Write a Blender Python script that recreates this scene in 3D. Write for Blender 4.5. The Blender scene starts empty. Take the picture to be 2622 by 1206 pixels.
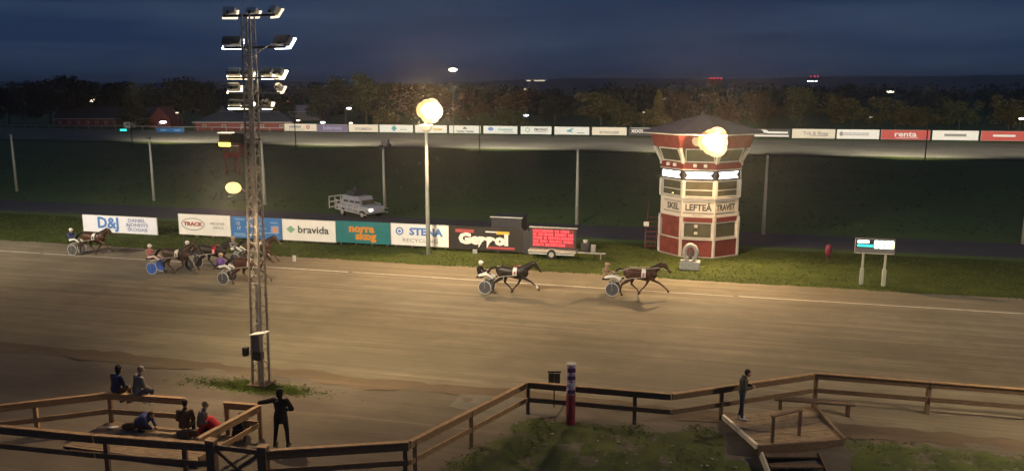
import bpy, bmesh, math, random
from mathutils import Vector, Matrix, noise
R = math.radians
random.seed(7)
sc = bpy.context.scene
# ------------------------------------------------------------------ camera, world, sun, exposure
AL = R(14.7)                       # the track runs at this angle across the view
CA, SA = math.cos(AL), math.sin(AL)
def P(s, v, z=0.0):                # s metres along the home straight, v metres across it
    return Vector((s*CA + v*SA, -s*SA + v*CA, z))
cam_d = bpy.data.cameras.new('camera'); cam = bpy.data.objects.new('camera', cam_d)
sc.collection.objects.link(cam); sc.camera = cam
cam.location = (0, 0, 11); cam.rotation_euler = (R(90-10.34), 0, 0)
cam_d.sensor_width = 36; cam_d.lens = 28.97; cam_d.clip_end = 12000; cam_d.clip_start = 0.5
w = bpy.data.worlds.new('World'); sc.world = w; w.use_nodes = True
nt = w.node_tree; nt.nodes.clear()
def wn(t, **k):
    n = nt.nodes.new(t)
    for a, b in k.items(): setattr(n, a, b)
    return n
sky = wn('ShaderNodeTexSky', sky_type='NISHITA', sun_disc=False)
sky.sun_elevation = R(-3.5); sky.sun_rotation = R(200); sky.altitude = 50
bg = wn('ShaderNodeBackground'); out = wn('ShaderNodeOutputWorld')
tc = wn('ShaderNodeTexCoord'); mp = wn('ShaderNodeMapping'); mp.inputs['Scale'].default_value = (1.6, 1.6, 13)
ns = wn('ShaderNodeTexNoise'); ns.inputs['Scale'].default_value = 2.2; ns.inputs['Detail'].default_value = 6; ns.inputs['Roughness'].default_value = .55
cr = wn('ShaderNodeValToRGB'); cr.color_ramp.elements[0].position = .38; cr.color_ramp.elements[0].color = (.31, .50, .88, 1)
cr.color_ramp.elements[1].position = .68; cr.color_ramp.elements[1].color = (.72, .95, 1.24, 1)
flat = wn('ShaderNodeMix', data_type='RGBA'); flat.inputs[0].default_value = .75
mul = wn('ShaderNodeMix', data_type='RGBA', blend_type='MULTIPLY'); mul.inputs[0].default_value = 1
nt.links.new(tc.outputs['Generated'], mp.inputs[0]); nt.links.new(mp.outputs[0], ns.inputs['Vector']); nt.links.new(ns.outputs[0], cr.inputs[0])
nt.links.new(sky.outputs[0], flat.inputs[6]); flat.inputs[7].default_value = (.75, .95, 1.35, 1)      # an overcast dusk deck over the clear twilight
nt.links.new(flat.outputs[2], mul.inputs[6]); nt.links.new(cr.outputs[0], mul.inputs[7])
nt.links.new(mul.outputs[2], bg.inputs[0]); bg.inputs[1].default_value = .088
nt.links.new(bg.outputs[0], out.inputs[0])
sc.view_settings.view_transform = 'Standard'; sc.view_settings.look = 'None'
sc.view_settings.exposure = 0; sc.view_settings.gamma = 1; sc.view_settings.use_curve_mapping = False
sc.render.resolution_x, sc.render.resolution_y = 1024, 470
try:
    sc.cycles.use_denoising = True; sc.cycles.max_bounces = 5; sc.cycles.transparent_max_bounces = 8
    sc.cycles.sample_clamp_indirect = 4; sc.cycles.caustics_reflective = False; sc.cycles.caustics_refractive = False
except Exception: pass
WARM, AMBER, COOL = (1, .78, .46), (1, .58, .24), (1, .90, .74)
def spot(loc, aim, power, col, size=110, blend=.7, rad=.18):
    d = bpy.data.lights.new('floodlight_beam', 'SPOT'); d.energy = power; d.color = col; d.spot_size = R(size); d.spot_blend = blend
    d.shadow_soft_size = rad
    o = bpy.data.objects.new('floodlight_beam', d); sc.collection.objects.link(o); o.location = loc
    o.rotation_euler = (Vector(aim)-Vector(loc)).to_track_quat('-Z', 'Y').to_euler()
    return o
KF = 1.0
# beams of the tall mast by the outer rail and of its two neighbours along the straight
for ms in (-16.55, 15.5, -48.5):
    for ds, z, aims, pw in ((-.9, 12.6, -15, 19000), (.9, 12.6, 15, 19000), (-.6, 11.0, 0, 9000)):
        k_ = {-16.55: .85, 15.5: .42, -48.5: 1.0}[ms]
        if aims: spot(P(ms+ds, 26.75, z), P(ms+aims, 75, 1.5), pw*KF*k_, (1, .86, .68), 92, 1)
        else: spot(P(ms+ds, 26.75, z), P(ms+3, 37, 0), pw*KF*k_, WARM, 140, .95)
for p_, q_, pw in ((P(15.0, 25.3, 7.4), P(3, 20, 0), 5000), (P(-49, 25.3, 7.4), P(-40, 18, 0), 3000)): spot(p_, q_, pw, (1, .76, .48), 165)  # rear beams added on the unseen masts to brighten the near ground
# the two burning flood clusters on the infield side
for p_, pw in ((Vector((-5.1, 52.65, 9.35)), 5000), (Vector((12.42, 50.3, 7.5)), 2600)):
    spot(p_-Vector((0, .1, 0)), P(4, 36, 0) if p_.x > 0 else P(-11, 36, 0), 6200 if p_.x > 0 else 3500, (1, .68, .34), 165, .4, .12)
    d = bpy.data.lights.new('floodlight_glow', 'POINT'); d.energy = pw; d.color = (1, .60, .28); d.shadow_soft_size = .12
    o = bpy.data.objects.new('floodlight_glow', d); sc.collection.objects.link(o); o.location = p_
# amber lantern on the near mast
spot(Vector((-9.85, 28.75, 7.3)), Vector((-7.5, 18, 0)), 2600*KF, (1, .70, .40), 170)
# floodlights added to light the far straight and its boards
for s in (-105, -72, -39, -6, 27, 60, 93, 126):
    spot(P(s, 128.5, 10.6), P(s, 182, 1.0), 62000*KF, COOL, 110, 1)
# ------------------------------------------------------------------ materials
M = {}
def mat(name, col, rough=.75, metal=0, var=.15, scale=6, bump=0, coat=0, emit=None, es=0, stretch=None, col2=None, spec=.4):
    m = bpy.data.materials.new(name); m.use_nodes = True; n = m.node_tree; b = n.nodes['Principled BSDF']
    b.inputs['Roughness'].default_value = rough; b.inputs['Metallic'].default_value = metal
    b.inputs['Specular IOR Level'].default_value = spec
    if coat: b.inputs['Coat Weight'].default_value = coat
    c = Vector(col)
    if emit:
        b.inputs['Base Color'].default_value = (.03, .03, .03, 1); b.inputs['Emission Color'].default_value = (*emit, 1); b.inputs['Emission Strength'].default_value = es
        M[name] = m; return m
    t = n.nodes.new('ShaderNodeTexCoord'); mpn = n.nodes.new('ShaderNodeMapping')
    if stretch: mpn.inputs['Scale'].default_value = stretch
    nz = n.nodes.new('ShaderNodeTexNoise'); nz.inputs['Scale'].default_value = scale; nz.inputs['Detail'].default_value = 5; nz.inputs['Roughness'].default_value = .6
    r = n.nodes.new('ShaderNodeValToRGB'); r.color_ramp.elements[0].position = .3; r.color_ramp.elements[1].position = .7
    lo = Vector(col2) if col2 else c*(1-var); hi = c*(1+var) if not col2 else c
    r.color_ramp.elements[0].color = (*lo, 1); r.color_ramp.elements[1].color = (*hi, 1)
    n.links.new(t.outputs['Object'], mpn.inputs[0]); n.links.new(mpn.outputs[0], nz.inputs['Vector']); n.links.new(nz.outputs[0], r.inputs[0])
    n.links.new(r.outputs[0], b.inputs['Base Color'])
    if bump:
        bp = n.nodes.new('ShaderNodeBump'); bp.inputs['Strength'].default_value = bump; bp.inputs['Distance'].default_value = .03
        n.links.new(nz.outputs[0], bp.inputs['Height']); n.links.new(bp.outputs[0], b.inputs['Normal'])
    M[name] = m; return m
mat('steel', (.34, .32, .28), .7, .15, .25, 8); mat('dull_steel', (.42, .41, .37), .6, .2, .2, 5)
mat('lamp_housing', (.10, .10, .10), .5, .4, .2, 10); mat('dark_steel', (.05, .05, .055), .5, .4, .2, 8)
mat('pole_paint', (.36, .37, .32), .6, 0, .12, 3); mat('white_paint', (.56, .545, .51), .6, 0, .14, 2.2)
mat('red_paint', (.175, .036, .03), .75, 0, .34, 2.2, .15); mat('dark_red', (.17, .025, .045), .5, 0, .15, 5)
mat('wood', (.36, .23, .12), .75, 0, .35, 5, .25, stretch=(1, 1, 6)); mat('wood_dark', (.15, .10, .065), .8, 0, .35, 5, .25, stretch=(1, 1, 6))  # dark copy holds the rail faces' shade, pale copy the lit wood
mat('deck_wood', (.26, .19, .12), .8, 0, .3, 5, .2); mat('tarp', (.035, .035, .04), .8)
mat('board_white', (.80, .78, .74), .5, 0, .05, 1.5); mat('board_cool', (.66, .69, .65), .5, 0, .06, 1.2); mat('board_cream', (.66, .60, .48), .5, 0, .05, 1.2)
mat('board_blue', (.04, .17, .44), .5, 0, .12, 1.5); mat('board_teal', (.02, .17, .18), .5, 0, .12, 1.5); mat('board_black', (.025, .022, .02), .5, 0, .2, 1.5)
mat('post_purple', (.13, .06, .16), .5, 0, .1, 3); mat('post_lilac', (.40, .30, .44), .5, 0, .1, 3); mat('sign_cream', (.60, .56, .50), .5, 0, .10, 1.2); mat('board_purple', (.12, .09, .17), .5, 0, .1, 1.5); mat('board_red', (.48, .06, .05), .5, 0, .1, 1.5); mat('board_pale', (.74, .76, .84), .5, 0, .05, 1.5)
mat('ink_blue', (.08, .20, .52), .5, 0, .03); mat('ink_lilac', (.30, .33, .52), .5, 0, .03); mat('ink_red', (.36, .07, .07), .5, 0, .03); mat('ink_grey', (.26, .25, .24), .5, 0, .03)
mat('ink_dark', (.05, .06, .06), .5, 0, .03); mat('ink_green', (.22, .42, .28), .5, 0, .03); mat('ink_orange', (.62, .25, .04), .5, 0, .03); mat('ink_white', (.75, .73, .70), .5, 0, .03)
mat('ink_yellow', (.60, .42, .06), .5, 0, .03); mat('ink_teal', (.06, .28, .32), .5, 0, .03); mat('ink_light_blue', (.25, .45, .66), .5, 0, .03)
mat('tower_roof', (.09, .085, .11), .6, 0, .15, 2); mat('roof_dark', (.03, .035, .05), .8, 0, .2, 1); mat('roof_pale', (.32, .33, .36), .7, 0, .1, 1)
mat('black_rubber', (.02, .02, .02), .8); mat('interior', (.10, .09, .07), .8)
gl = mat('window_glass', (.085, .085, .06), .08, 0, .2, 2, spec=.6)
mat('concrete', (.34, .34, .33), .85, 0, .15, 8, .2); mat('bronze', (.12, .16, .15), .5, .4, .3, 8)
mat('car_paint', (.42, .43, .50), .35, .3, .08, 3, coat=.5); mat('plastic_dark', (.04, .04, .045), .6)
mat('skin', (.45, .28, .20), .6, 0, .06, 20); mat('hair', (.045, .03, .02), .8); mat('cloth_black', (.012, .011, .014), .9, 0, .3, 12)
mat('cloth_navy', (.035, .04, .085), .9, 0, .2, 12); mat('cloth_blue', (.05, .07, .20), .9, 0, .2, 12); mat('cloth_denim', (.035, .045, .09), .9, 0, .2, 14)
mat('cloth_olive', (.055, .065, .05), .9, 0, .2, 12); mat('cloth_red', (.42, .02, .03), .9, 0, .15, 12); mat('cloth_white', (.72, .70, .66), .8, 0, .06, 8)
mat('cloth_purple', (.13, .06, .30), .8, 0, .12, 8); mat('cloth_brown', (.12, .07, .04), .85, 0, .3, 12); mat('cloth_grey', (.16, .15, .15), .9, 0, .2, 12)
mat('cloth_pattern', (.50, .36, .22), .8, 0, .3, 7, col2=(.03, .02, .02)); mat('cloth_rose', (.55, .30, .28), .8, 0, .2, 8, col2=(.2, .03, .03)); mat('cloth_pink', (.70, .48, .46), .8, 0, .1, 8)
mat('shoe_white', (.65, .63, .60), .7); mat('shoe_dark', (.03, .025, .02), .7)
mat('coat_black', (.022, .016, .014), .45, 0, .3, 3); mat('coat_brown', (.06, .024, .014), .45, 0, .28, 3); mat('coat_dark_brown', (.045, .022, .014), .45, 0, .3, 3)
mat('mane_black', (.012, .009, .008), .7); mat('leather', (.02, .014, .01), .5); mat('hoof', (.06, .05, .04), .6)
mat('wheel_grey', (.085, .085, .095), .4, .1, .1, 3); mat('wheel_blue', (.05, .13, .50), .4, 0, .1, 3); mat('tyre', (.5, .5, .5), .6, 0, .05)
mat('leaf_dark', (.022, .030, .014), .85, 0, .4, .6); mat('leaf_green', (.045, .055, .018), .85, 0, .4, .6); mat('leaf_olive', (.085, .072, .020), .85, 0, .35, .6); mat('leaf_autumn', (.095, .045, .018), .85, 0, .35, .6)
mat('leaf_yellow', (.13, .095, .02), .85, 0, .3, .6); mat('bark', (.06, .045, .03), .9, 0, .2, 3); mat('stone', (.40, .36, .28), .9, 0, .3, 12)
mat('grass_blade', (.10, .14, .030), .85, 0, .45, .9); mat('grass_dark', (.05, .062, .02), .85, 0, .45, .9)
mat('hill_forest', (.014, .016, .018), .95, 0, .3, .01); mat('line_lime', (.70, .66, .58), .9, 0, .25, 3)
mat('asphalt', (.055, .055, .065), .85, 0, .2, .6)
for n_ in ('grass_blade', 'grass_dark'):
    q_ = M[n_].node_tree; tr_ = q_.nodes.new('ShaderNodeBsdfTranslucent'); mx_ = q_.nodes.new('ShaderNodeMixShader'); mx_.inputs[0].default_value = .5; cr_n = [k for k in q_.nodes if k.type == 'VALTORGB'][0]
    q_.links.new(cr_n.outputs[0], tr_.inputs['Color']); q_.links.new(q_.nodes['Principled BSDF'].outputs[0], mx_.inputs[1]); q_.links.new(tr_.outputs[0], mx_.inputs[2]); q_.links.new(mx_.outputs[0], [k for k in q_.nodes if k.type == 'OUTPUT_MATERIAL'][0].inputs[0])
for nm, c, s in (('glow_flood', (1, .80, .48), 26), ('glow_core', (1, .84, .52), 12), ('glow_amber', (1, .58, .17), 2.4), ('glow_rim', (1, .36, .07), 1.1), ('glow_white', (.92, .95, 1), 7), ('glow_warm', (1, .82, .56), 6), ('glow_red', (1, .16, .05), 14),
                 ('glow_blue_white', (.75, .86, 1), 9), ('led_red_dim', (1, .02, .03), .30), ('led_red', (1, .03, .045), 2.2), ('led_pink', (1, .16, .17), 1.3), ('led_white', (1, .93, .93), 5), ('led_teal', (.04, .95, .80), 1.6), ('led_pale', (.85, 1, .92), 5),
                 ('led_yellow', (.95, .95, .25), 3), ('glow_dim', (1, .85, .62), 1.4), ('brake_red', (1, .03, .06), 1.5), ('glow_beacon', (1, .05, .10), 3), ('glow_yellow', (1, .85, .12), 3)):
    mat(nm, (.8, .8, .8), .5, emit=c, es=s)
# ------------------------------------------------------------------ mesh helpers
def link(o, parent=None):
    sc.collection.objects.link(o)
    if parent is not None: o.parent = parent
    return o
def tag(o, label=None, cat=None, group=None, kind=None):
    if label: o['label'] = label
    if cat: o['category'] = cat
    if group: o['group'] = group
    if kind: o['kind'] = kind
    return o
def thing(name, label, cat, loc=(0, 0, 0), rz=0, group=None):
    o = bpy.data.objects.new(name, None); o.empty_display_size = .2; link(o); o.location = loc; o.rotation_euler = (0, 0, rz)
    return tag(o, label, cat, group)
class MB:
    def __init__(s): s.v = []; s.f = []
    def add(s, vs, fs, mx=None):
        k = len(s.v)
        s.v += [tuple(mx @ Vector(p)) if mx else tuple(p) for p in vs]; s.f += [tuple(i+k for i in f) for f in fs]; return s
    def box(s, c, d, mx=None, taper=1):
        x, y, z = c; a, b, h = d[0]/2, d[1]/2, d[2]/2; t = taper
        vs = [(x-a, y-b, z-h), (x+a, y-b, z-h), (x+a, y+b, z-h), (x-a, y+b, z-h), (x-a*t, y-b*t, z+h), (x+a*t, y-b*t, z+h), (x+a*t, y+b*t, z+h), (x-a*t, y+b*t, z+h)]
        return s.add(vs, [(3, 2, 1, 0), (4, 5, 6, 7), (0, 1, 5, 4), (1, 2, 6, 5), (2, 3, 7, 6), (3, 0, 4, 7)], mx)
    def cbox(s, c, d, ch=.01):            # box with chamfered edges
        bm = bmesh.new(); bmesh.ops.create_cube(bm, size=1)
        for v in bm.verts: v.co = Vector((v.co.x*d[0]+c[0], v.co.y*d[1]+c[1], v.co.z*d[2]+c[2]))
        bmesh.ops.bevel(bm, geom=list(bm.edges), offset=ch, segments=2, affect='EDGES', profile=.5)
        bm.verts.index_update(); s.add([v.co[:] for v in bm.verts], [[v.index for v in f.verts] for f in bm.faces]); bm.free(); return s
    def beam(s, a, b, wd, ht, up=(0, 0, 1)):
        a, b = Vector(a), Vector(b); d = (b-a); L = d.length; d.normalize(); up = Vector(up)
        if abs(d.dot(up)) > .99: up = Vector((0, 1, 0))
        y = up.cross(d).normalized(); z = d.cross(y)
        mx = Matrix((d, y, z)).transposed().to_4x4(); mx.translation = (a+b)/2
        return s.box((0, 0, 0), (L, wd, ht), mx)
    def tube(s, pts, rs, n=8, cap=True, squash=None):
        pts = [Vector(p) for p in pts]; rs = rs if isinstance(rs, (list, tuple)) else [rs]*len(pts)
        k = len(s.v); ref = None
        for i, p in enumerate(pts):
            d = (pts[min(i+1, len(pts)-1)]-pts[max(i-1, 0)]).normalized()
            if ref is None: ref = Vector((0, 1, 0)) if abs(d.y) < .9 else Vector((1, 0, 0))
            x = (ref - d*ref.dot(d)).normalized(); ref = x; y = d.cross(x)
            r = rs[i]; ra, rb = (r if isinstance(r, tuple) else (r, r))
            for j in range(n):
                t = 2*math.pi*j/n; s.v.append(tuple(p + x*math.cos(t)*ra + y*math.sin(t)*rb))
        for i in range(len(pts)-1):
            for j in range(n):
                a = k+i*n+j; b = k+i*n+(j+1) % n; s.f.append((a, b, b+n, a+n))
        if cap: s.f.append(tuple(k+j for j in range(n))[::-1]); s.f.append(tuple(k+(len(pts)-1)*n+j for j in range(n)))
        return s
    def ball(s, c, r, n=10, m=7):
        r = r if isinstance(r, (tuple, list)) else (r, r, r); k = len(s.v)
        s.v.append((c[0], c[1], c[2]+r[2]))
        for i in range(1, m):
            t = math.pi*i/m
            for j in range(n): s.v.append((c[0]+r[0]*math.sin(t)*math.cos(2*math.pi*j/n), c[1]+r[1]*math.sin(t)*math.sin(2*math.pi*j/n), c[2]+r[2]*math.cos(t)))
        s.v.append((c[0], c[1], c[2]-r[2])); e = len(s.v)-1
        for j in range(n):
            s.f.append((k, k+1+j, k+1+(j+1) % n)); s.f.append((e, k+1+(m-2)*n+(j+1) % n, k+1+(m-2)*n+j))
        for i in range(m-2):
            for j in range(n):
                a = k+1+i*n+j; b = k+1+i*n+(j+1) % n; s.f.append((a, a+n, b+n, b))
        return s
    def seg(s, a, b, ra, rb=None, n=10):       # capsule with round ends
        rb = ra if rb is None else rb; a, b = Vector(a), Vector(b); d = (b-a).normalized(); pts = [a-d*ra*.85, a-d*ra*.5, a, b, b+d*rb*.5, b+d*rb*.85]
        return s.tube(pts, [ra*.5, ra*.87, ra, rb, rb*.87, rb*.5], n)
    def prism(s, poly, z0, z1):
        k = len(s.v); n = len(poly); s.v += [(x, y, z0) for x, y in poly]+[(x, y, z1) for x, y in poly]
        s.f.append(tuple(k+i for i in range(n))[::-1]); s.f.append(tuple(k+n+i for i in range(n)))
        for i in range(n): s.f.append((k+i, k+(i+1) % n, k+n+(i+1) % n, k+n+i))
        return s
    def mesh(s, name, smooth=False):
        m = bpy.data.meshes.new(name); m.from_pydata(s.v, [], s.f); m.update()
        if smooth: m.shade_smooth()
        return m
    def build(s, name, material, parent=None, loc=None, rz=None, smooth=False):
        m = s.mesh(name, smooth); m.materials.append(M[material]); o = bpy.data.objects.new(name, m); link(o, parent)
        if loc is not None: o.location = loc
        if rz is not None: o.rotation_euler = (0, 0, rz)
        return o
def inst(mesh, name, parent=None, loc=(0, 0, 0), rot=(0, 0, 0), scale=None, material=None):
    o = bpy.data.objects.new(name, mesh); link(o, parent); o.location = loc; o.rotation_euler = rot
    if scale: o.scale = scale
    if material: o.material_slots[0].link = 'OBJECT'; o.material_slots[0].material = M[material]
    return o
def remesh(mb, name, voxel, smooth_it=4, fac=.5):
    m = mb.mesh(name); o = bpy.data.objects.new(name, m); sc.collection.objects.link(o)
    md = o.modifiers.new('r', 'REMESH'); md.mode = 'VOXEL'; md.voxel_size = voxel
    ms = o.modifiers.new('s', 'SMOOTH'); ms.iterations = smooth_it; ms.factor = fac
    dg = bpy.context.evaluated_depsgraph_get(); me = bpy.data.meshes.new_from_object(o.evaluated_get(dg)); me.name = name
    bpy.data.objects.remove(o); me.shade_smooth(); me.materials.clear(); me.materials.append(M['cloth_black']); return me
def lettering(txt, size, material, parent, loc, rot=(R(90), 0, 0), name='lettering', wide=1.0, ext=.004, bold=0, align='CENTER'):
    c = bpy.data.curves.new(name, 'FONT'); c.body = txt; c.size = size; c.extrude = ext; c.offset = bold; c.align_x = align; c.align_y = 'CENTER'; c.resolution_u = 2
    o = bpy.data.objects.new(name, c); sc.collection.objects.link(o)
    dg = bpy.context.evaluated_depsgraph_get(); me = bpy.data.meshes.new_from_object(o.evaluated_get(dg)); me.name = name
    bpy.data.objects.remove(o); bpy.data.curves.remove(c); me.materials.clear(); me.materials.append(M[material])
    o = bpy.data.objects.new(name, me); link(o, parent); o.location = loc; o.rotation_euler = rot; o.scale = (wide, 1, 1); return o
# ------------------------------------------------------------------ ground
def ground_mat(name, base, alt, streak=(.05, 1.4, 1), s1=1.0, grass=None, patch=.12, fine=14, bright=None, rough=.9):
    m = bpy.data.materials.new(name); m.use_nodes = True; n = m.node_tree; b = n.nodes['Principled BSDF']; b.inputs['Roughness'].default_value = rough; b.inputs['Specular IOR Level'].default_value = .2
    t = n.nodes.new('ShaderNodeTexCoord')
    def nz(scale, st, det=6, ro=.6):
        mpn = n.nodes.new('ShaderNodeMapping'); mpn.inputs['Scale'].default_value = st; x = n.nodes.new('ShaderNodeTexNoise'); x.inputs['Scale'].default_value = scale; x.inputs['Detail'].default_value = det; x.inputs['Roughness'].default_value = ro
        n.links.new(t.outputs['Object'], mpn.inputs[0]); n.links.new(mpn.outputs[0], x.inputs['Vector']); return x.outputs[0]
    def mix(fac, a, c, mode='MIX'):
        x = n.nodes.new('ShaderNodeMix'); x.data_type = 'RGBA'; x.blend_type = mode
        if isinstance(fac, float): x.inputs[0].default_value = fac
        else: n.links.new(fac, x.inputs[0])
        for k, q in ((6, a), (7, c)):
            if isinstance(q, tuple): x.inputs[k].default_value = (*q, 1)
            else: n.links.new(q, x.inputs[k])
        return x.outputs[2]
    def ramp(v, lo, hi, c0=0.0, c1=1.0):
        x = n.nodes.new('ShaderNodeMapRange'); x.inputs[1].default_value = lo; x.inputs[2].default_value = hi; x.inputs[3].default_value = c0; x.inputs[4].default_value = c1; x.interpolation_type = 'SMOOTHSTEP'
        n.links.new(v, x.inputs[0]); return x.outputs[0]
    c = mix(ramp(nz(s1, streak), .35, .65), base, alt)
    c = mix(ramp(nz(patch, (1, 1, 1), 4), .42, .62, 0, .55), c, tuple(q*.72 for q in alt))
    c = mix(ramp(nz(.9, (.7, 1.3, 1), 5, .7), .45, .66, 0, .42), c, tuple(q*.66 for q in alt))
    c = mix(ramp(nz(1.0, (.02, 5.5, 1), 5, .6), .50, .62, 0, .38), c, tuple(q*.62 for q in alt))
    if bright: c = mix(ramp(nz(.8, (.035, 2.2, 1), 8, .7), .60, .70, 0, .6), c, bright)
    if grass:
        a = n.nodes.new('ShaderNodeAttribute'); a.attribute_name = 'grassy'
        g = mix(ramp(nz(1.3, (1, 1, 1), 6), .38, .62), grass[0], grass[1])
        ad = n.nodes.new('ShaderNodeMath'); ad.operation = 'ADD'; n.links.new(a.outputs['Fac'], ad.inputs[0])
        sb = n.nodes.new('ShaderNodeMath'); sb.operation = 'SUBTRACT'; n.links.new(nz(.9, (1, 1, 1), 7, .7), sb.inputs[0]); sb.inputs[1].default_value = .56; m2 = n.nodes.new('ShaderNodeMath'); m2.operation = 'MULTIPLY'; m2.inputs[1].default_value = 3.2; n.links.new(sb.outputs[0], m2.inputs[0]); n.links.new(m2.outputs[0], ad.inputs[1])
        c = mix(ramp(ad.outputs[0], .38, .58), c, g)
    f = nz(fine, (1, 1, 1), 8, .75)
    c = mix(ramp(f, .3, .7, 0, .35), c, tuple(q*.5 for q in base))
    n.links.new(c, b.inputs['Base Color'])
    bp = n.nodes.new('ShaderNodeBump'); bp.inputs['Strength'].default_value = .5; bp.inputs['Distance'].default_value = .05; n.links.new(f, bp.inputs['Height']); n.links.new(bp.outputs[0], b.inputs['Normal'])
    M[name] = m; return m
ground_mat('dirt_track', (.27, .235, .165), (.185, .158, .112), bright=(.44, .38, .28), rough=.72, s1=1.3)
ground_mat('far_dirt', (.25, .235, .175), (.20, .185, .14)); ground_mat('infield', (.085, .150, .045), (.11, .165, .050), (.3, .8, 1), .25, patch=.05, fine=5)
ground_mat('verge_grass', (.066, .088, .017), (.046, .062, .015), (.25, .8, 1), 1.2, patch=.2, fine=9)
ground_mat('gravel', (.21, .18, .14), (.16, .135, .105), (.12, .7, 1), 1.0, grass=((.10, .135, .03), (.06, .085, .025)), fine=18, bright=(.32, .26, .19))
def strip(name, s0, s1, v0, v1, z, material, nseg=24, wob=0):
    vs, fs = [], []
    for i in range(nseg+1):
        s = s0+(s1-s0)*i/nseg
        a = wob*noise.noise(Vector((s*.35, 3.1, 0))) + wob*.5*noise.noise(Vector((s*1.3, 7.1, 0))); b = wob*noise.noise(Vector((s*.35, 9.1, 5))) + wob*.5*noise.noise(Vector((s*1.3, 2.1, 5)))
        vs += [(s, v0+a, 0), (s, v1+b, 0)]
    for i in range(nseg): fs.append((2*i, 2*i+2, 2*i+3, 2*i+1))
    m = bpy.data.meshes.new(name); m.from_pydata(vs, [], fs); m.materials.append(M[material]); o = bpy.data.objects.new(name, m); link(o)
    o.location = (0, 0, z); o.rotation_euler = (0, 0, -AL); return tag(o, kind='structure')
strip('infield_ground', -4000, 4000, 27.5, 6000, -.004, 'infield', 8)
strip('home_straight_track', -90, 90, 27.0, 47.2, .002, 'dirt_track', 360, .45)
strip('grass_verge', -90, 90, 46.8, 57.6, 0.0, 'verge_grass', 200, .3)
strip('service_road', -140, 140, 58.7, 64.3, .002, 'asphalt', 60, .3)
strip('far_straight_track', -260, 260, 139.5, 176.0, .002, 'far_dirt', 200, .7)
strip('far_verge', -260, 260, 134.5, 140.2, 0.0, 'verge_grass', 200, 1.2)
ground_mat('damp_dirt', (.155, .115, .08), (.20, .15, .10), patch=.5); ground_mat('grey_gravel', (.17, .165, .15), (.23, .20, .16), (.5, 1, 1), 2, patch=.8)
strip('track_edge', -60, 12, 26.7, 27.7, .007, 'damp_dirt', 400, .45); strip('gravel_patch', -9, -5.2, 25.6, 26.9, .010, 'grey_gravel', 60, .5)
# the lime line along the inside of the track
vs, fs = [], []; s = -70
while s < 40:
    L = random.uniform(1.2, 6); w0 = random.uniform(.035, .06)
    k = len(vs); q = 43.98 + .05*math.sin(s*.2)
    vs += [(s, q-w0, 0), (s+L, q-w0, 0), (s+L, q+w0, 0), (s, q+w0, 0)]; fs.append((k, k+1, k+2, k+3)); s += L+random.choice((.02, .04, .3))
m = bpy.data.meshes.new('track_line'); m.from_pydata(vs, [], fs); m.materials.append(M['line_lime']); o = link(bpy.data.objects.new('track_line', m)); o.location = (0, 0, .012); o.rotation_euler = (0, 0, -AL); tag(o, kind='structure')
# foreground ground with the bank that falls away behind the rails
FL = [(-13.0, 17.0), (-8.29, 20.26), (-6.2, 25.68), (-1.42, 25.81), (3.31, 29.06), (30, 29.4)]
def bank(s, v):
    if s <= -9.5 or v > 29.5: return 0, 0
    vl = None
    for (a, b), (c, d) in zip(FL, FL[1:]):
        if a <= s <= c: vl = b+(d-b)*(s-a)/(c-a); break
    if vl is None: return 0, 0
    if s > 0: vl = min(vl, 26.6)
    d = vl-v if s > -6.2 else (vl-v)*.4
    if s < -6.2: d = min(d, (vl-v)*.37)
    e = min(d, (s+8.6)*.9)
    if e <= 0: return 0, max(0, .5+e)
    z = -min(.16*max(e-.5, 0), 1.0)
    pit = max(0, min(1, (s-.9)/.3, (4.7-s)/.6, (25.0-v)/.25))          # the hollow the steps lead into
    return z*(1-pit)+pit*min(-.25, -.62*(25.2-v)*1.0 if v > 22.6 else -1.6), min(1, .5+e)
def gz(s, v): return bank(s, v)[0]
nx, ny = 420, 190; vs, fs, gm = [], [], []
for j in range(ny+1):
    v = -4 + 31.8*j/ny
    for i in range(nx+1):
        s = -42 + 84*i/nx
        z, g = bank(s, v)
        hump = .035*noise.noise(Vector((s*.7, v*.7, 0)))*(1 if v < 27 else 0)
        g2 = max(0, 1-math.hypot((s+16.6)/2.6, (v-25.5)/.85))*1.3          # tuft around the mast
        g3 = max(0, 1-math.hypot((s+20)/3.5, (v-25.6)/.9))*.5
        vs.append((s, v, z+hump+(-.0 if v < 27.4 else .0))); gm.append(min(1, max(g*.85 if s > -8 and not (.3 < s < 3.9 and v > 24.6) else 0, g2, g3)))
for j in range(ny):
    for i in range(nx):
        a = j*(nx+1)+i; fs.append((a, a+1, a+nx+2, a+nx+1))
m = bpy.data.meshes.new('apron_ground'); m.from_pydata(vs, [], fs); m.materials.append(M['gravel']); m.shade_smooth()
at = m.attributes.new('grassy', 'FLOAT', 'POINT'); at.data.foreach_set('value', gm)
o = link(bpy.data.objects.new('apron_ground', m)); o.rotation_euler = (0, 0, -AL); o.location = (0, 0, -.003); tag(o, kind='structure')
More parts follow.
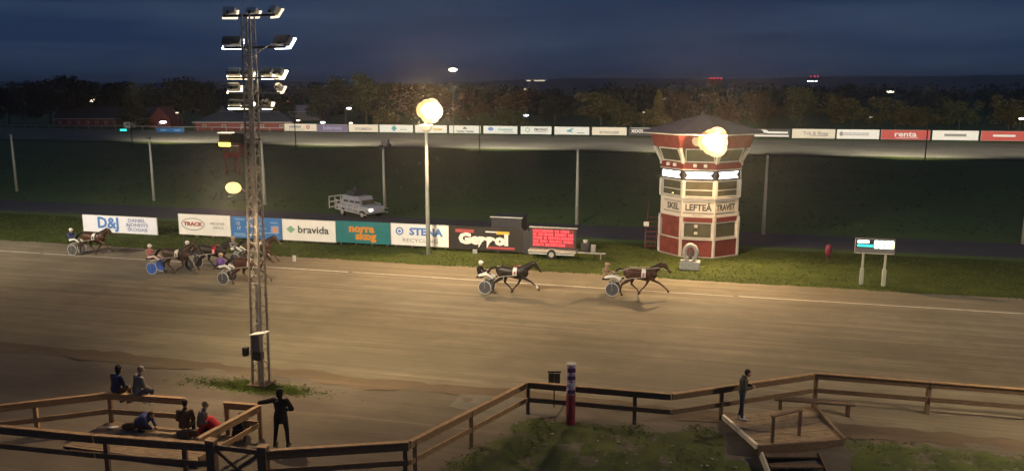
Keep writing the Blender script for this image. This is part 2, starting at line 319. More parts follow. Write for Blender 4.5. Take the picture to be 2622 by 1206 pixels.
# ------------------------------------------------------------------ grass and stones
def tufts(name, material, spots, h=(.08, .2), wd=.03, label=None):
    vs, fs = [], []
    for p in spots:
        for _ in range(4):
            a = random.uniform(0, 6.28); d = random.uniform(0, .06); hh = random.uniform(*h); c = p+Vector((math.cos(a)*d, math.sin(a)*d, 0)); b = random.uniform(0, 6.28)
            t = Vector((math.cos(b)*wd, math.sin(b)*wd, 0)); k = len(vs)
            vs += [tuple(c-t), tuple(c+t), tuple(c+Vector((random.uniform(-.07, .07), random.uniform(-.07, .07), hh)))]; fs.append((k, k+1, k+2))
    m = bpy.data.meshes.new(name); m.from_pydata(vs, [], fs); m.materials.append(M[material]); o = link(bpy.data.objects.new(name, m)); return tag(o, kind='stuff')
sp = []
while len(sp) < 5000:
    s, v = random.uniform(-9, 16), random.uniform(14, 29)
    z, g = bank(s, v)
    if g > .5 and not (.2 < s < 4.2 and v > 24.2) and noise.noise(Vector((s*.8, v*.8, 4)))+.25 > random.random()*.6: sp.append(P(s, v, z-.01))
for _ in range(2600):
    s, v = -16.6+random.gauss(0, 1.1), 25.7+random.gauss(0, .28); sp.append(P(s, v, 0))
tufts('bank_grass', 'grass_blade', sp, (.015, .05), .02)
sp = [P(random.uniform(-62, 34), 47.1+random.random()**1.2*10.2, 0) for _ in range(16000)]
tufts('verge_tufts', 'grass_blade', sp, (.03, .09), .03)
sp = []
for _ in range(9000):
    s, v = random.uniform(-120, 70), random.uniform(64.6, 138)
    if noise.noise(Vector((s*.12, v*.12, 9))) > -.05: sp.append(P(s, v, 0))
tufts('infield_tufts', 'grass_dark', sp, (.04, .12), .08)
mb = MB()
for _ in range(170):
    s, v = random.choice((random.gauss(-2.5, 1.6), random.gauss(1, 3), random.gauss(3, 1.2))), random.uniform(20.5, 24.8)
    z, g = bank(s, v)
    if g < .6: continue
    p = P(s, v, z+.02); r = random.uniform(.02, .065); mb.ball(p, (r, r*.8, r*.5), 6, 4)
tag(mb.build('loose_stones', 'stone', smooth=False), kind='stuff')
# ------------------------------------------------------------------ hills and far wood
vs, fs = [], []; n = 220
for i in range(n+1):
    x = -3200+6400*i/n
    t = x/3200
    h = 20 + 22*max(0, math.sin((t+.15)*1.9)) + 7*noise.noise(Vector((x*.002, 0, 0))) + 3.0*noise.noise(Vector((x*.012, 1, 0))) + 1.4*noise.noise(Vector((x*.05, 2, 0)))
    vs += [(x, 2300, -2), (x, 2500, h*.6), (x, 2750, h), (x, 3600, -2)]
for i in range(n):
    for k in range(3): a = 4*i+k; fs.append((a, a+4, a+5, a+1))
m = bpy.data.meshes.new('hills'); m.from_pydata(vs, [], fs); m.materials.append(M['hill_forest']); m.shade_smooth(); tag(link(bpy.data.objects.new('hills', m)), kind='structure')
def crown_mesh(name, kind, nleaf, size, seed):
    rnd = random.Random(seed); vs, fs = [], []
    if kind == 'conic': lobes = [(0, 0, .12+.8*i/9, .30*(1-i/10)+.03, .10) for i in range(10)]
    elif kind == 'round': lobes = [(rnd.uniform(-.24, .24), rnd.uniform(-.24, .24), rnd.uniform(.30, .84), rnd.uniform(.13, .22), rnd.uniform(.10, .17)) for _ in range(15)]
    else: lobes = [(rnd.uniform(-.42, .42), rnd.uniform(-.3, .3), rnd.uniform(.22, .80), rnd.uniform(.14, .24), rnd.uniform(.11, .18)) for _ in range(20)]
    for _ in range(nleaf):
        lx, ly, lz, lr, lh = rnd.choice(lobes); d = Vector((rnd.gauss(0, 1), rnd.gauss(0, 1), rnd.gauss(0, 1))).normalized()*(rnd.random()**.35)
        c = Vector((lx+d.x*lr, ly+d.y*lr, lz+d.z*lh)); a = Vector((rnd.gauss(0, 1), rnd.gauss(0, 1), rnd.gauss(0, 1))).normalized()*size*rnd.uniform(.5, 1.3)
        b = a.cross(Vector((rnd.gauss(0, 1), rnd.gauss(0, 1), rnd.gauss(0, 1)))).normalized()*size*rnd.uniform(.4, 1); k = len(vs)
        vs += [tuple(c-a), tuple(c-b*.8), tuple(c+a), tuple(c+b)]; fs.append((k, k+1, k+2, k+3))
    m = bpy.data.meshes.new(name); m.from_pydata(vs, [], fs); m.materials.append(M['leaf_dark']); return m
CR = {('round', i): crown_mesh('crown', 'round', 2600, .030, i) for i in range(3)}
CR.update({('broad', i): crown_mesh('crown', 'broad', 3200, .030, 10+i) for i in range(3)}); CR.update({('conic', i): crown_mesh('crown', 'conic', 2000, .028, 20+i) for i in range(2)})
for n_, c_ in (('leaf_dark', .8), ('leaf_green', .9), ('leaf_olive', .66), ('leaf_autumn', .48), ('leaf_yellow', .75)):
    for e_ in [q for q in M[n_].node_tree.nodes if q.type == 'VALTORGB'][0].color_ramp.elements: e_.color = [min(1, k*c_) for k in e_.color[:3]]+[1]
tk = MB(); tk.tube([(0, 0, -.02), (.01, 0, .25), (-.01, .01, .5), (0, 0, .75)], [.022, .017, .011, .004], 7)
for a in range(7):
    t = a*.9; z = .28+.06*a; tk.tube([(0, 0, z), (.10*math.cos(t), .10*math.sin(t), z+.08), (.2*math.cos(t), .2*math.sin(t), z+.16)], [.009, .006, .002], 5)
TR = tk.mesh('trunk', True); TR.materials.append(M['bark'])
def tree(x, y, h, wd, kind, idx, leaf, label, group='trees beyond the far straight'):
    t = thing('tree', label, 'tree', (x, y, 0), random.uniform(0, 6.28) if kind != 'broad' else random.uniform(-.4, .4), group)
    base = {'round': .62, 'broad': 1.1, 'conic': .55}[kind]; k = wd/base
    inst(CR[(kind, idx)], 'crown', t, scale=(k, k, h*1.03), material=leaf); inst(TR, 'trunk', t, scale=(h, h, h))
TREES = [(-118, 226, 13.5, 11, 'round', 0, 'leaf_dark', 'dark tall tree above the left end of the long red stable'), (-110, 232, 12.5, 11, 'round', 1, 'leaf_dark', 'black green tree rising behind the long red stable roof'),
 (-97.5, 214, 11.2, 8.5, 'conic', 0, 'leaf_olive', 'cone shaped olive tree between the red stable and the gabled house'), (-104, 236, 12.6, 9, 'round', 2, 'leaf_dark', 'dark tree just left of the cone shaped olive tree'), (-93, 236, 13.2, 10, 'round', 0, 'leaf_dark', 'dark rounded tree over the red gabled house'),
 (-86, 240, 12.4, 9, 'broad', 1, 'leaf_dark', 'wide dark tree behind the white street lamp'), (-79, 246, 11.6, 8, 'broad', 2, 'leaf_green', 'small green topped tree left of the floodlight mast'), (-72, 262, 10.0, 9, 'broad', 0, 'leaf_dark', 'low dark tree behind the pale roofed hall'),
 (-52, 226, 11.5, 7, 'round', 1, 'leaf_dark', 'dark tree at the left edge of the tall dark clump'), (-45.5, 228, 14.8, 9, 'round', 2, 'leaf_dark', 'tallest dark tree of the clump right of the mast'), (-39.5, 226, 14.2, 7, 'round', 0, 'leaf_green', 'narrow tall green tree beside the tallest dark tree'),
 (-33.5, 232, 12.0, 9, 'broad', 1, 'leaf_dark', 'dark sloping tree at the right of the tall clump'), (-31, 206, 5.8, 8, 'broad', 0, 'leaf_olive', 'low lit olive tree left of the glowing floodlight'), (-25, 222, 12.0, 12, 'round', 1, 'leaf_autumn', 'russet rounded tree behind the glowing floodlight'),
 (-17, 224, 11.4, 10, 'broad', 2, 'leaf_autumn', 'russet broad tree right of the glowing floodlight'), (-9, 228, 9.2, 8, 'broad', 0, 'leaf_autumn', 'brown tree tapering down towards the gap'), (-6, 206, 4.4, 6, 'broad', 1, 'leaf_green', 'small lit green bush tree above the white boards'),
 (0, 224, 11.2, 9, 'round', 2, 'leaf_autumn', 'brown rounded tree with a pointed top'), (0.5, 206, 5.9, 9, 'broad', 2, 'leaf_green', 'lit green tree in front of the pointed brown tree'), (12, 236, 7.5, 8, 'broad', 1, 'leaf_dark', 'low dark tree in the gap beside a white lamp'),
 (23, 214, 9.2, 12, 'round', 0, 'leaf_olive', 'big lit olive dome left of the judges tower'), (30, 210, 6.4, 14, 'broad', 1, 'leaf_olive', 'wide low olive tree beside the big olive dome'), (38, 216, 9.6, 5, 'conic', 1, 'leaf_yellow', 'slim pointed yellow tree beside the tower'),
 (36, 208, 5.0, 9, 'broad', 0, 'leaf_yellow', 'low yellowish tree under the slim pointed tree'), (47, 224, 10.6, 12, 'broad', 2, 'leaf_autumn', 'brown broad tree above the left side of the tower roof'), (57, 222, 9.4, 12, 'broad', 0, 'leaf_autumn', 'brown tree straight above the tower roof'),
 (67, 220, 9.6, 12, 'broad', 1, 'leaf_autumn', 'rust brown tree above the right side of the tower roof'), (77, 222, 11.2, 8, 'round', 1, 'leaf_green', 'tall green tree standing over the brown ones'), (87, 212, 9.2, 14, 'broad', 2, 'leaf_olive', 'wide olive brown tree over two grey boards'),
 (96, 208, 8.2, 11, 'broad', 0, 'leaf_olive', 'olive tree over the white board next to the red one'), (103, 206, 6.0, 10, 'broad', 1, 'leaf_olive', 'low olive tree over the red board'), (112, 208, 8.4, 10, 'broad', 2, 'leaf_green', 'green tree at the right over the red board'),
 (122, 204, 8.8, 11, 'broad', 0, 'leaf_olive', 'olive tree past the right end of the red board'), (134, 206, 8.2, 11, 'broad', 1, 'leaf_olive', 'outermost olive tree at the right of the row'), (-131, 236, 13, 12, 'broad', 1, 'leaf_dark', 'outermost dark tree at the left of the row'), (-144, 238, 12, 12, 'broad', 2, 'leaf_dark', 'dark tree beyond the left end of the red stable')]
for t in TREES: tree(*t)
# the far wood behind, one mass
rnd = random.Random(5); vs, fs = [], []
for _ in range(520):
    x = rnd.uniform(-420, 460); y = rnd.uniform(270, 620); h = rnd.uniform(6, 11)*(1 if y < 400 else 1.1); wd = rnd.uniform(4, 8)
    if -90 < x*225/y < -50 and y < 420: h *= .6
    if 2 < x*225/y < 20: h *= .75
    for _ in range(70):
        c = Vector((x+rnd.gauss(0, .45)*wd, y+rnd.gauss(0, .3)*wd, h*min(1, abs(rnd.gauss(.5, .3))))); a = Vector((rnd.gauss(0, 1), rnd.gauss(0, 1), rnd.gauss(0, 1))).normalized()*rnd.uniform(.5, 1.4); b = a.orthogonal().normalized()*rnd.uniform(.5, 1.2); k = len(vs)
        vs += [tuple(c-a), tuple(c-b), tuple(c+a), tuple(c+b)]; fs.append((k, k+1, k+2, k+3))
m = bpy.data.meshes.new('far_wood'); m.from_pydata(vs, [], fs); m.materials.append(M['leaf_dark']); tag(link(bpy.data.objects.new('far_wood', m)), kind='stuff')
# ------------------------------------------------------------------ far buildings
def hall(name, label, x0, x1, y, dep, hw, hr, wallm, roofm, nwin, winm, hip=0, cat='stable', parts=True):
    t = thing(name, label, cat, ((x0+x1)/2, y, 0)); L = x1-x0
    MB().box((0, dep/2, hw/2), (L, dep, hw)).build('wall', wallm, t)
    r = MB(); e = .5; a = L/2+e; h = hip
    r.add([(-a, -e, hw+.01), (a, -e, hw+.01), (a, dep+e, hw+.01), (-a, dep+e, hw+.01), (-a+h, dep/2, hr), (a-h, dep/2, hr)], [(0, 1, 5, 4), (2, 3, 4, 5), (1, 2, 5), (3, 0, 4), (3, 2, 1, 0)]); r.build('roof', roofm, t)
    MB().box((0, -e-.03, hw+.04), (L+2*e, .06, .12)).build('eaves_board', 'white_paint', t)
    for i in range(nwin):
        x = -L/2+L*(i+.5)/nwin; MB().box((x, -.04, hw*.55), (.9, .07, hw*.32)).build('window', winm, t)
        MB().box((x, -.085, hw*.55), (.7, .012, hw*.22)).build('pane', 'window_glass', t)
    return t
hall('stable', 'long low red stable with small white windows at the far left', -122, -92.5, 222, 8, 2.1, 5.2, 'red_paint', 'roof_dark', 12, 'white_paint')
hall('stable', 'wide red stable with a black roof and white eaves behind the mast', -77.5, -54.0, 203, 10, 2.0, 4.2, 'red_paint', 'roof_dark', 5, 'white_paint', 4)
t = thing('gabled_house', 'red house with its steep gable towards the track', 'house', (-91.5, 216, 0))
MB().add([(-2.6, 0, 0), (2.6, 0, 0), (2.6, 0, 2.3), (0, 0, 5.2), (-2.6, 0, 2.3), (-2.6, 7, 0), (2.6, 7, 0), (2.6, 7, 2.3), (0, 7, 5.2), (-2.6, 7, 2.3)], [(0, 1, 2, 3, 4), (9, 8, 7, 6, 5), (1, 6, 7, 2), (5, 0, 4, 9)]).build('wall', 'red_paint', t)
r = MB(); r.beam((-2.9, 3.5, 2.0), (.05, 3.5, 5.35), 7.5, .12); r.beam((2.9, 3.5, 2.0), (-.05, 3.5, 5.35), 7.5, .12); r.build('roof', 'red_paint', t)
MB().box((0, -.04, 1.2), (.8, .06, .9)).build('window', 'white_paint', t)
hall('hall_building', 'pale grey roofed hall behind the black roofed stable', -92, -60, 262, 12, 2.6, 4.6, 'cloth_grey', 'roof_pale', 0, 'white_paint')
t = thing('pale_van', 'small pale van parked before the red stable', 'van', (-97.5, 212, 0)); MB().cbox((0, 0, .95), (1.8, 3.6, 1.5), .2).build('body', 'white_paint', t)
for x in (-.8, .8): MB().tube([(x-.1, -1.1, .32), (x+.1, -1.1, .32)], .32, 12).build('wheel', 'black_rubber', t)
t = thing('water_tower', 'distant brick tower with a red beacon row on top', 'tower', (168.8, 700, 0))
MB().tube([(0, 0, 0), (0, 0, 11), (0, 0, 12), (0, 0, 16)], [4.2, 3.4, 5.5, 6], 16).build('shaft', 'dark_red', t)
for i in range(4): MB().ball((-4.5+3*i, -5.2, 16.4), .55).build('beacon', 'glow_beacon', t)
t = thing('radio_mast', 'very distant mast with red beacons over white lights', 'mast', (541, 1500, 0))
MB().tube([(0, 0, 0), (0, 0, 26)], [1.2, .5], 6).build('pole', 'dark_steel', t)
for dx in (-7, 0, 6): MB().ball((dx, 0, 25.8), 1.1).build('beacon', 'glow_beacon', t)
for dx in (-10, -4, 3): MB().box((dx, 0, 17.4), (4, 1, 1.8)).build('lamp', 'glow_white', t)
MB().box((0, 0, 25.2), (16, .5, .4)).build('crossbar', 'dark_steel', t); MB().box((-3, 0, 16.3), (20, .5, .4)).build('crossbar', 'dark_steel', t)
def street_lamp(x, y, h, size, glow, label, wide=1.5):
    t = thing('street_lamp', label, 'street lamp', (x, y, 0), 0, 'lamps in the dark beyond the track'); pr = max(.05, size*.12)
    MB().tube([(0, .2, 0), (0, .2, h*.9), (0, .1, h+size*.2)], [pr*1.2, pr, pr*.8], 6).build('pole', 'dark_steel', t)
    MB().ball((0, -.15, h), (size*wide, size, size*.55)).build('lamp_head', glow, t, smooth=True)
    MB().box((0, 0, h+size*.62), (size*wide*1.7, size*1.4, size*.18)).build('lamp_hood', 'dark_steel', t)
for a in [(-129.7, 258, 6.3, .8, 'glow_warm', 'warm lamp at the far left over the long red stable'), (-83.9, 200, 2.2, .55, 'glow_white', 'bright low white lamp between the red house and the black roof'), (-82, 204, 4.3, .3, 'glow_dim', 'dim lamp just above the bright low white lamp'),
          (-81.4, 300, 5.1, .85, 'glow_red', 'burning orange red lamp right of the floodlight mast'), (-45.3, 199, 2.15, .4, 'glow_white', 'white lamp peeping over the purple board'), (-52.7, 205, 2.4, .3, 'glow_warm', 'small warm lamp over the first white far board'),
          (-12.8, 182, 14.2, .62, 'glow_core', 'high white star of a lamp in the sky over the amber flood'), (-43, 220, 4.9, .45, 'glow_white', 'small white lamp before the tall dark trees'), (4.0, 240, 2.4, .55, 'glow_white', 'white lamp low in the gap of the trees'), (6.7, 400, 9.0, .7, 'glow_dim', 'dim lamp higher in the gap of the trees'),
          (83.6, 450, 3.6, 1.0, 'glow_dim', 'long pale light left of the tower roof', 4.5), (91.4, 212, 2.9, .34, 'glow_dim', 'faint lamp among the olive trees on the right'), (32.4, 205, 4.4, .22, 'glow_dim', 'faint lamp on the olive dome beside the tower'),
          (270.9, 600, 6.2, 1.2, 'glow_warm', 'wide pale lamp on the right over the olive trees', 3), (217, 500, 3.4, 1.0, 'glow_dim', 'dim wide light right of the brown trees', 2.2), (120, 196, 3.2, .45, 'glow_warm', 'warm lamp over the red board on the right'),
          (-38, 196, 2.15, .3, 'glow_warm', 'tiny warm lamp over the third far board'), (58, 176.5, .8, .30, 'glow_yellow', 'yellow lamp under the corner of the cream far board')]: street_lamp(*a)
for x, nn in ((32, 3), (44, 4), (50, 2)):
    pass
t = thing('hill_lights', 'two pale bars of light far off on the dark ridge', 'lights', (39.8, 2000, 0))
for dx, ww in ((0, 10), (26, 26)):
    MB().box((dx, 0, 21), (ww, 1, 2.6)).build('light_panel', 'glow_dim', t)
    MB().box((dx, .8, 10), (ww*.4, .4, 22)).build('pole', 'dark_steel', t)
# ------------------------------------------------------------------ far boards
def board(label, a, b, z0, z1, faces, legs=3, group=None, thick=.05, name='advertising_board'):
    a, b = Vector(a), Vector(b); d = b-a; L = d.length; rz = math.atan2(d.y, d.x); t = thing(name, label, 'advertising board', ((a.x+b.x)/2, (a.y+b.y)/2, 0), rz, group); H = z1-z0
    MB().box((0, .0, (z0+z1)/2), (L-.04, thick, H)).build('panel', faces, t)
    fr = MB(); 
    for z in (z0+.015, z1-.015): fr.box((0, 0, z), (L, thick+.03, .03))
    for x in (-L/2+.02, L/2-.02): fr.box((x, 0, (z0+z1)/2), (.035, thick+.024, H-.062))
    fr.build('frame', 'white_paint' if faces not in ('board_black', 'board_teal', 'board_blue') else faces, t)
    for i in range(legs):
        x = -L/2+.3+(L-.6)*i/max(1, legs-1)
        q = MB(); q.box((x, thick/2+.06, z1/2), (.07, .07, z1-.02)); q.build('leg', 'wood_dark', t)
    return t, L
def fb(s0, s1): m_ = -31/137.1; return (s0, 196.3+(s0+53.6)*m_, 0), (s1, 196.3+(s1+53.6)*m_, 0)
FY = -.035
def ftext(t, s, size, m_, x=0, z=1.15, wide=1.0, bold=.02): lettering(s, size, m_, t, (x, FY-.01, z), wide=wide, bold=bold)
def blob(t, x, z, w_, h_, m_, y=FY-.008, name='logo'): return MB().tube([(x, y+.008, z), (x, y-.004, z)], [(w_/2, h_/2), (w_/2, h_/2)], 16).build(name, m_, t)
def rect(t, x, z, w_, h_, m_, y=FY-.006, name='printed_bar'): return MB().box((x, y, z), (w_, .012, h_)).build(name, m_, t)
G2 = 'boards along the far straight'
t, L = board('white far board with a red round mark at its right', *fb(-53.8, -45.8), .3, 2.0, 'board_cream', group=G2); rect(t, -1.4, 1.3, 3.0, .5, 'ink_grey'); rect(t, -1, .7, 4, .12, 'ink_grey'); blob(t, 1.9, 1.25, .9, .9, 'ink_red'); blob(t, 1.9, 1.25, .4, .4, 'board_cream', FY-.02)
t, L = board('purple far board with a white scrawled name', *fb(-45.6, -38.2), .2, 1.95, 'board_purple', group=G2); ftext(t, 'Stiltronic', 1.2, 'ink_lilac', 0, 1.1, 1.1)
t, L = board('cream far board with brown capitals', *fb(-37.9, -30.8), .3, 2.0, 'board_cream', group=G2); ftext(t, 'STOMEZA', .75, 'ink_grey', 0, .95, 1.25, .03)
t, L = board('pale green far board with one teal diamond', *fb(-30.5, -22.6), .3, 2.0, 'board_cool', group=G2); MB().prism([(0, .7), (.7, 0), (0, -.7), (-.7, 0)], 0, .012).build('logo', 'ink_teal', t).matrix_local = Matrix.Translation((-.5, FY, 1.2)) @ Matrix.Rotation(R(90), 4, 'X'); rect(t, 1.8, .95, 1.6, .14, 'ink_grey')
t, L = board('pale far board behind the round mast lamp', *fb(-22.1, -14.7), .3, 2.0, 'board_cool', group=G2); rect(t, 1.6, 1.1, 2.2, .35, 'ink_yellow'); blob(t, -1.6, 1.2, .8, .8, 'ink_green')
t, L = board('white far board with a small black hill mark over a name', *fb(-14.2, -7.0), .3, 2.0, 'board_cool', group=G2); MB().add([(-.6, FY, 1.25), (.6, FY, 1.25), (.1, FY, 1.7), (-.1, FY, 1.7)], [(0, 1, 2, 3)]).build('logo', 'ink_dark', t); ftext(t, 'Timber House', .62, 'ink_dark', 0, .75, 1.1)
t, L = board('white far board with a blue blot and grey capitals', *fb(-6.4, 1.2), .3, 2.0, 'board_cool', group=G2); blob(t, -2.2, 1.35, 1.3, .8, 'ink_blue'); ftext(t, 'Cloetrend', .8, 'ink_teal', 1.1, 1.25); rect(t, 2, .65, 2.4, .14, 'ink_grey')
t, L = board('white far board with a green ring and dark lettering', *fb(1.9, 8.7), .3, 2.0, 'board_cool', group=G2); blob(t, -1.9, 1.2, 1.1, 1.1, 'ink_green'); blob(t, -1.9, 1.2, .65, .65, 'board_cool', FY-.02); ftext(t, 'FRONO', .72, 'ink_dark', 1.1, 1.3, 1.2, .03); rect(t, 1, .8, 2.6, .12, 'ink_grey')
t, L = board('pale far board with a grey winged sign', *fb(9.3, 16.8), .3, 2.0, 'board_cool', group=G2); MB().add([(-1.2, FY, 1.1), (.1, FY, 1.7), (.5, FY, 1.7), (-.2, FY, 1.1), (.4, FY, .8), (-1, FY, .9)], [(0, 1, 2, 3), (0, 3, 4, 5)]).build('logo', 'ink_teal', t); rect(t, 2.0, .7, 1.6, .2, 'ink_grey')
t, L = board('cream far board with low dark capitals', *fb(17.4, 24.7), .3, 2.0, 'board_cream', group=G2); ftext(t, 'BYWAGER', .75, 'ink_grey', 0, .85, 1.2, .03)
t, L = board('black far board with white figures left of the tower', *fb(25.1, 32.0), .3, 2.0, 'board_black', group=G2); ftext(t, 'XOOL', .95, 'ink_white', -1.6, 1.2, 1.0, .04); rect(t, 1.6, 1.25, 2.8, .25, 'ink_white'); rect(t, 0, 1.88, 6, .08, 'ink_white')
t, L = board('black far board with two white stripes right of the tower', *fb(48.5, 57.5), .3, 2.0, 'board_black', group=G2); rect(t, 0, .62, 8.6, .34, 'ink_white'); rect(t, 2, 1.3, 4.2, .4, 'ink_white'); blob(t, -.8, 1.5, 2, .7, 'ink_white'); rect(t, -2.9, 1.15, 2.8, .22, 'ink_white')
t, L = board('cream far board with a grey cursive name', *fb(57.8, 66.0), .2, 2.1, 'board_cream', group=G2); ftext(t, 'Trä & Bygg', 1.0, 'ink_grey', .4, 1.2, 1.1); rect(t, 1, .7, 3.2, .12, 'ink_grey')
t, L = board('grey white far board left of the red one', *fb(66.3, 74.2), .2, 2.1, 'board_white', group=G2); rect(t, -.4, 1.35, 5, .16, 'ink_grey'); rect(t, -.4, 1.0, 5, .14, 'ink_grey'); blob(t, -3.2, 1.2, .7, .9, 'ink_grey')
t, L = board('red far board with pale lettering', *fb(74.5, 83.4), .2, 2.1, 'board_red', group=G2); ftext(t, 'renta', 1.5, 'ink_white', 0, 1.25, 1.3, .03); rect(t, .4, .55, 4.2, .08, 'ink_white')
t, L = board('white far board at the right past the red one', *fb(83.8, 92), .2, 2.1, 'board_white', group=G2); rect(t, 0, 1.2, 4, .5, 'ink_grey')
t, L = board('second red far board far out to the right', *fb(92.4, 100.5), .2, 2.1, 'board_red', group=G2); rect(t, 0, 1.2, 4, .4, 'ink_white')
t, L = board('low blue banner board before the red gabled house', (-83, 194, 0), (-76.2, 192.6, 0), .1, 1.2, 'board_blue', group=G2)
for x in (-1.8, 1.8): rect(t, x, .65, 1.6, .3, 'ink_light_blue')
t = thing('far_rail', 'thin white rail along the outside of the far straight', 'rail', (0, 0, 0))
r = MB(); r.beam((-140, 216, .95), (-53.9, 196.6, .95), .08, .12); r.build('rail', 'dull_steel', t)
for i in range(24):
    f = i/23; MB().box((-140+86.1*f, 216-19.4*f+.1, .46), (.1, .1, .92)).build('post', 'dull_steel', t)
t = thing('led_sign', 'tiny teal lit sign at the far left edge of the far track', 'display', (-88.5, 189, 0)); MB().box((0, 0, .9), (1.8, .2, .8)).build('case', 'dark_steel', t); MB().box((0, -.12, .9), (1.5, .02, .45)).build('screen', 'led_teal', t); MB().box((0, .0, .25), (.12, .12, .5)).build('post', 'dark_steel', t)
# poles added to carry the far floodlights
fp = MB(); fp.tube([(0, 0, 0), (0, 0, 10.4)], [.09, .06], 6); FP = fp.mesh('pole'); FP.materials.append(M['dark_steel'])
fh = MB(); fh.box((0, 0, 0), (.6, .3, .35)); FH = fh.mesh('floodlight'); FH.materials.append(M['lamp_housing'])
places = ['left of the long red stable', 'before the red gabled house', 'before the black roofed stable', 'under the teal diamond board', 'under the hill mark board', 'left of the tower', 'right of the tower', 'under the red far board']
for s, q in zip((-105, -72, -39, -6, 27, 60, 93, 126), places):
    t = thing('added_far_pole', 'thin dark added floodlight pole by the far track ' + q, 'lamp post', P(s, 128.0), -AL, 'added floodlight poles of the far straight'); inst(FP, 'pole', t); inst(FH, 'floodlight', t, (0, .1, 10.55), (R(-30), 0, 0))
# ------------------------------------------------------------------ near boards
G1 = 'boards along the home straight'; V = 51.7
FY = -.035
def nb(label, s0, s1, z0, z1, m_, legs=4): return board(label, P(s0, V), P(s1, V), z0, z1, m_, legs, G1)
def pos(t, o): return o
t, L = nb('pale blue white board with large D&J letters behind the last horse', -47.4, -40.8, .02, 1.32, 'board_pale')
lettering('D&J', 1.15, 'ink_blue', t, (-1.0, FY-.01, .72), wide=1.05, bold=.035)
for z, s_ in ((1.02, 'DANIEL'), (.68, '&JONNYS'), (.33, 'SKOGAB')): lettering(s_, .36, 'ink_lilac', t, (1.55, FY-.01, z), wide=1.25, bold=.01)
t, L = nb('white board with a red name in a dark oval', -38.95, -34.6, .18, 1.72, 'board_white')
ov = MB(); ov.tube([(math.cos(a)*.95-.95, FY-.01, .98+math.sin(a)*.43) for a in [i*math.pi/16 for i in range(33)]], .02, 5, False); ov.build('oval', 'ink_dark', t)
lettering('TRACK', .38, 'ink_red', t, (-.95, FY-.01, .98), wide=1.25, bold=.02)
lettering('SKELLEFTEÅ', .2, 'ink_grey', t, (1.1, FY-.01, 1.08), wide=1.1); lettering('SERVICE', .2, 'ink_grey', t, (1.15, FY-.01, .78), wide=1.25)
t, L = nb('blue board with small white print behind the floodlight mast', -34.55, -30.5, .13, 1.69, 'board_blue')
lettering('12', .32, 'ink_white', t, (-1.45, FY-.01, 1.2)); lettering('17', .32, 'ink_white', t, (-1.4, FY-.01, .85)); 
for x, z, w_ in ((-1.3, 1.5, .8), (-1.35, .45, .9), (-1.35, .32, 1.0), (-.75, .95, .25), (.35, 1.2, .4), (.5, .9, .6), (.3, .55, .9), (1.0, .6, .6), (1.45, 1.35, .6)): rect(t, x, z, w_, .06, 'ink_light_blue')
rect(t, 1.5, .85, .62, .55, 'ink_lilac'); rect(t, 1.5, .85, .3, .3, 'ink_orange', FY-.016)
t, L = nb('white board with bravida in dark letters and a green diamond', -30.45, -26.28, .15, 1.68, 'board_white')
lettering('bravida', .72, 'ink_dark', t, (.35, FY-.01, .95), wide=1.15, bold=.012)
dm = MB(); dm.add([(-1.75, FY-.006, .95), (-1.4, FY-.006, .68), (-1.05, FY-.006, .95), (-1.4, FY-.006, 1.22)], [(0, 1, 2, 3)]); dm.build('logo', 'ink_green', t)
t, L = nb('dark teal board with orange lettering', -26.24, -22.2, .2, 1.72, 'board_teal')
lettering('norra', .72, 'ink_orange', t, (-.1, FY-.01, 1.22), wide=1.15, bold=.04); lettering('skog', .72, 'ink_orange', t, (.2, FY-.01, .70), wide=1.15, bold=.04)
t, L = nb('white board with blue STENA lettering behind the amber floodlight pole', -22.15, -17.95, .22, 1.73, 'board_white')
lettering('STENA', .68, 'ink_blue', t, (.45, FY-.01, 1.18), wide=1.15, bold=.03); lettering('RECYCLING', .36, 'ink_grey', t, (.05, FY-.01, .58), wide=1.35)
rg = MB(); rg.tube([(math.cos(a)*.24-1.45, FY-.01, 1.2+math.sin(a)*.24) for a in [i*math.pi/8 for i in range(17)]], .045, 5, False); rg.build('logo', 'ink_blue', t); blob(t, -1.45, 1.2, .2, .2, 'ink_blue')
t, L = nb('black board with thick white lettering and two red strips', -17.9, -12.75, .15, 1.75, 'board_black')
lettering('Geppol', .95, 'ink_white', t, (-.2, FY-.016, .88), wide=1.2, bold=.07); rect(t, -1.5, 1.42, 1.3, .22, 'ink_red'); rect(t, 1.0, .36, 1.9, .16, 'ink_red'); rect(t, 1.15, 1.38, .9, .2, 'ink_yellow'); rect(t, .35, 1.42, .8, .08, 'ink_white')
t = thing('spotlight', 'small ground light poking over the black board foot', 'lamp', P(-16, 51.3)); MB().box((0, 0, .12), (.3, .2, .24)).build('case', 'concrete', t)
# dark kiosk behind the black board, black loudspeaker stack
t = thing('kiosk', 'dark grey kiosk with a white roof edge behind the black board', 'kiosk', P(-14.4, 53.6), -AL)
MB().box((0, .6, 1.06), (2.1, 1.6, 2.1)).build('wall', 'plastic_dark', t); MB().box((0, .62, 2.14), (2.2, 1.7, .05)).build('roof', 'roof_dark', t); MB().box((0, -.26, 2.16), (2.3, .05, .07)).build('fascia', 'white_paint', t); MB().box((0, -.22, 1.5), (1.6, .03, .8)).build('shutter', 'plastic_dark', t)
t = thing('equipment_cabinet', 'black upright cabinet between the black board and the red display', 'cabinet', P(-12.55, 51.9), -AL); MB().cbox((0, 0, .8), (.5, .5, 1.55), .04).build('body', 'tarp', t); MB().box((0, -.26, .8), (.42, .02, 1.3)).build('door', 'dark_steel', t)
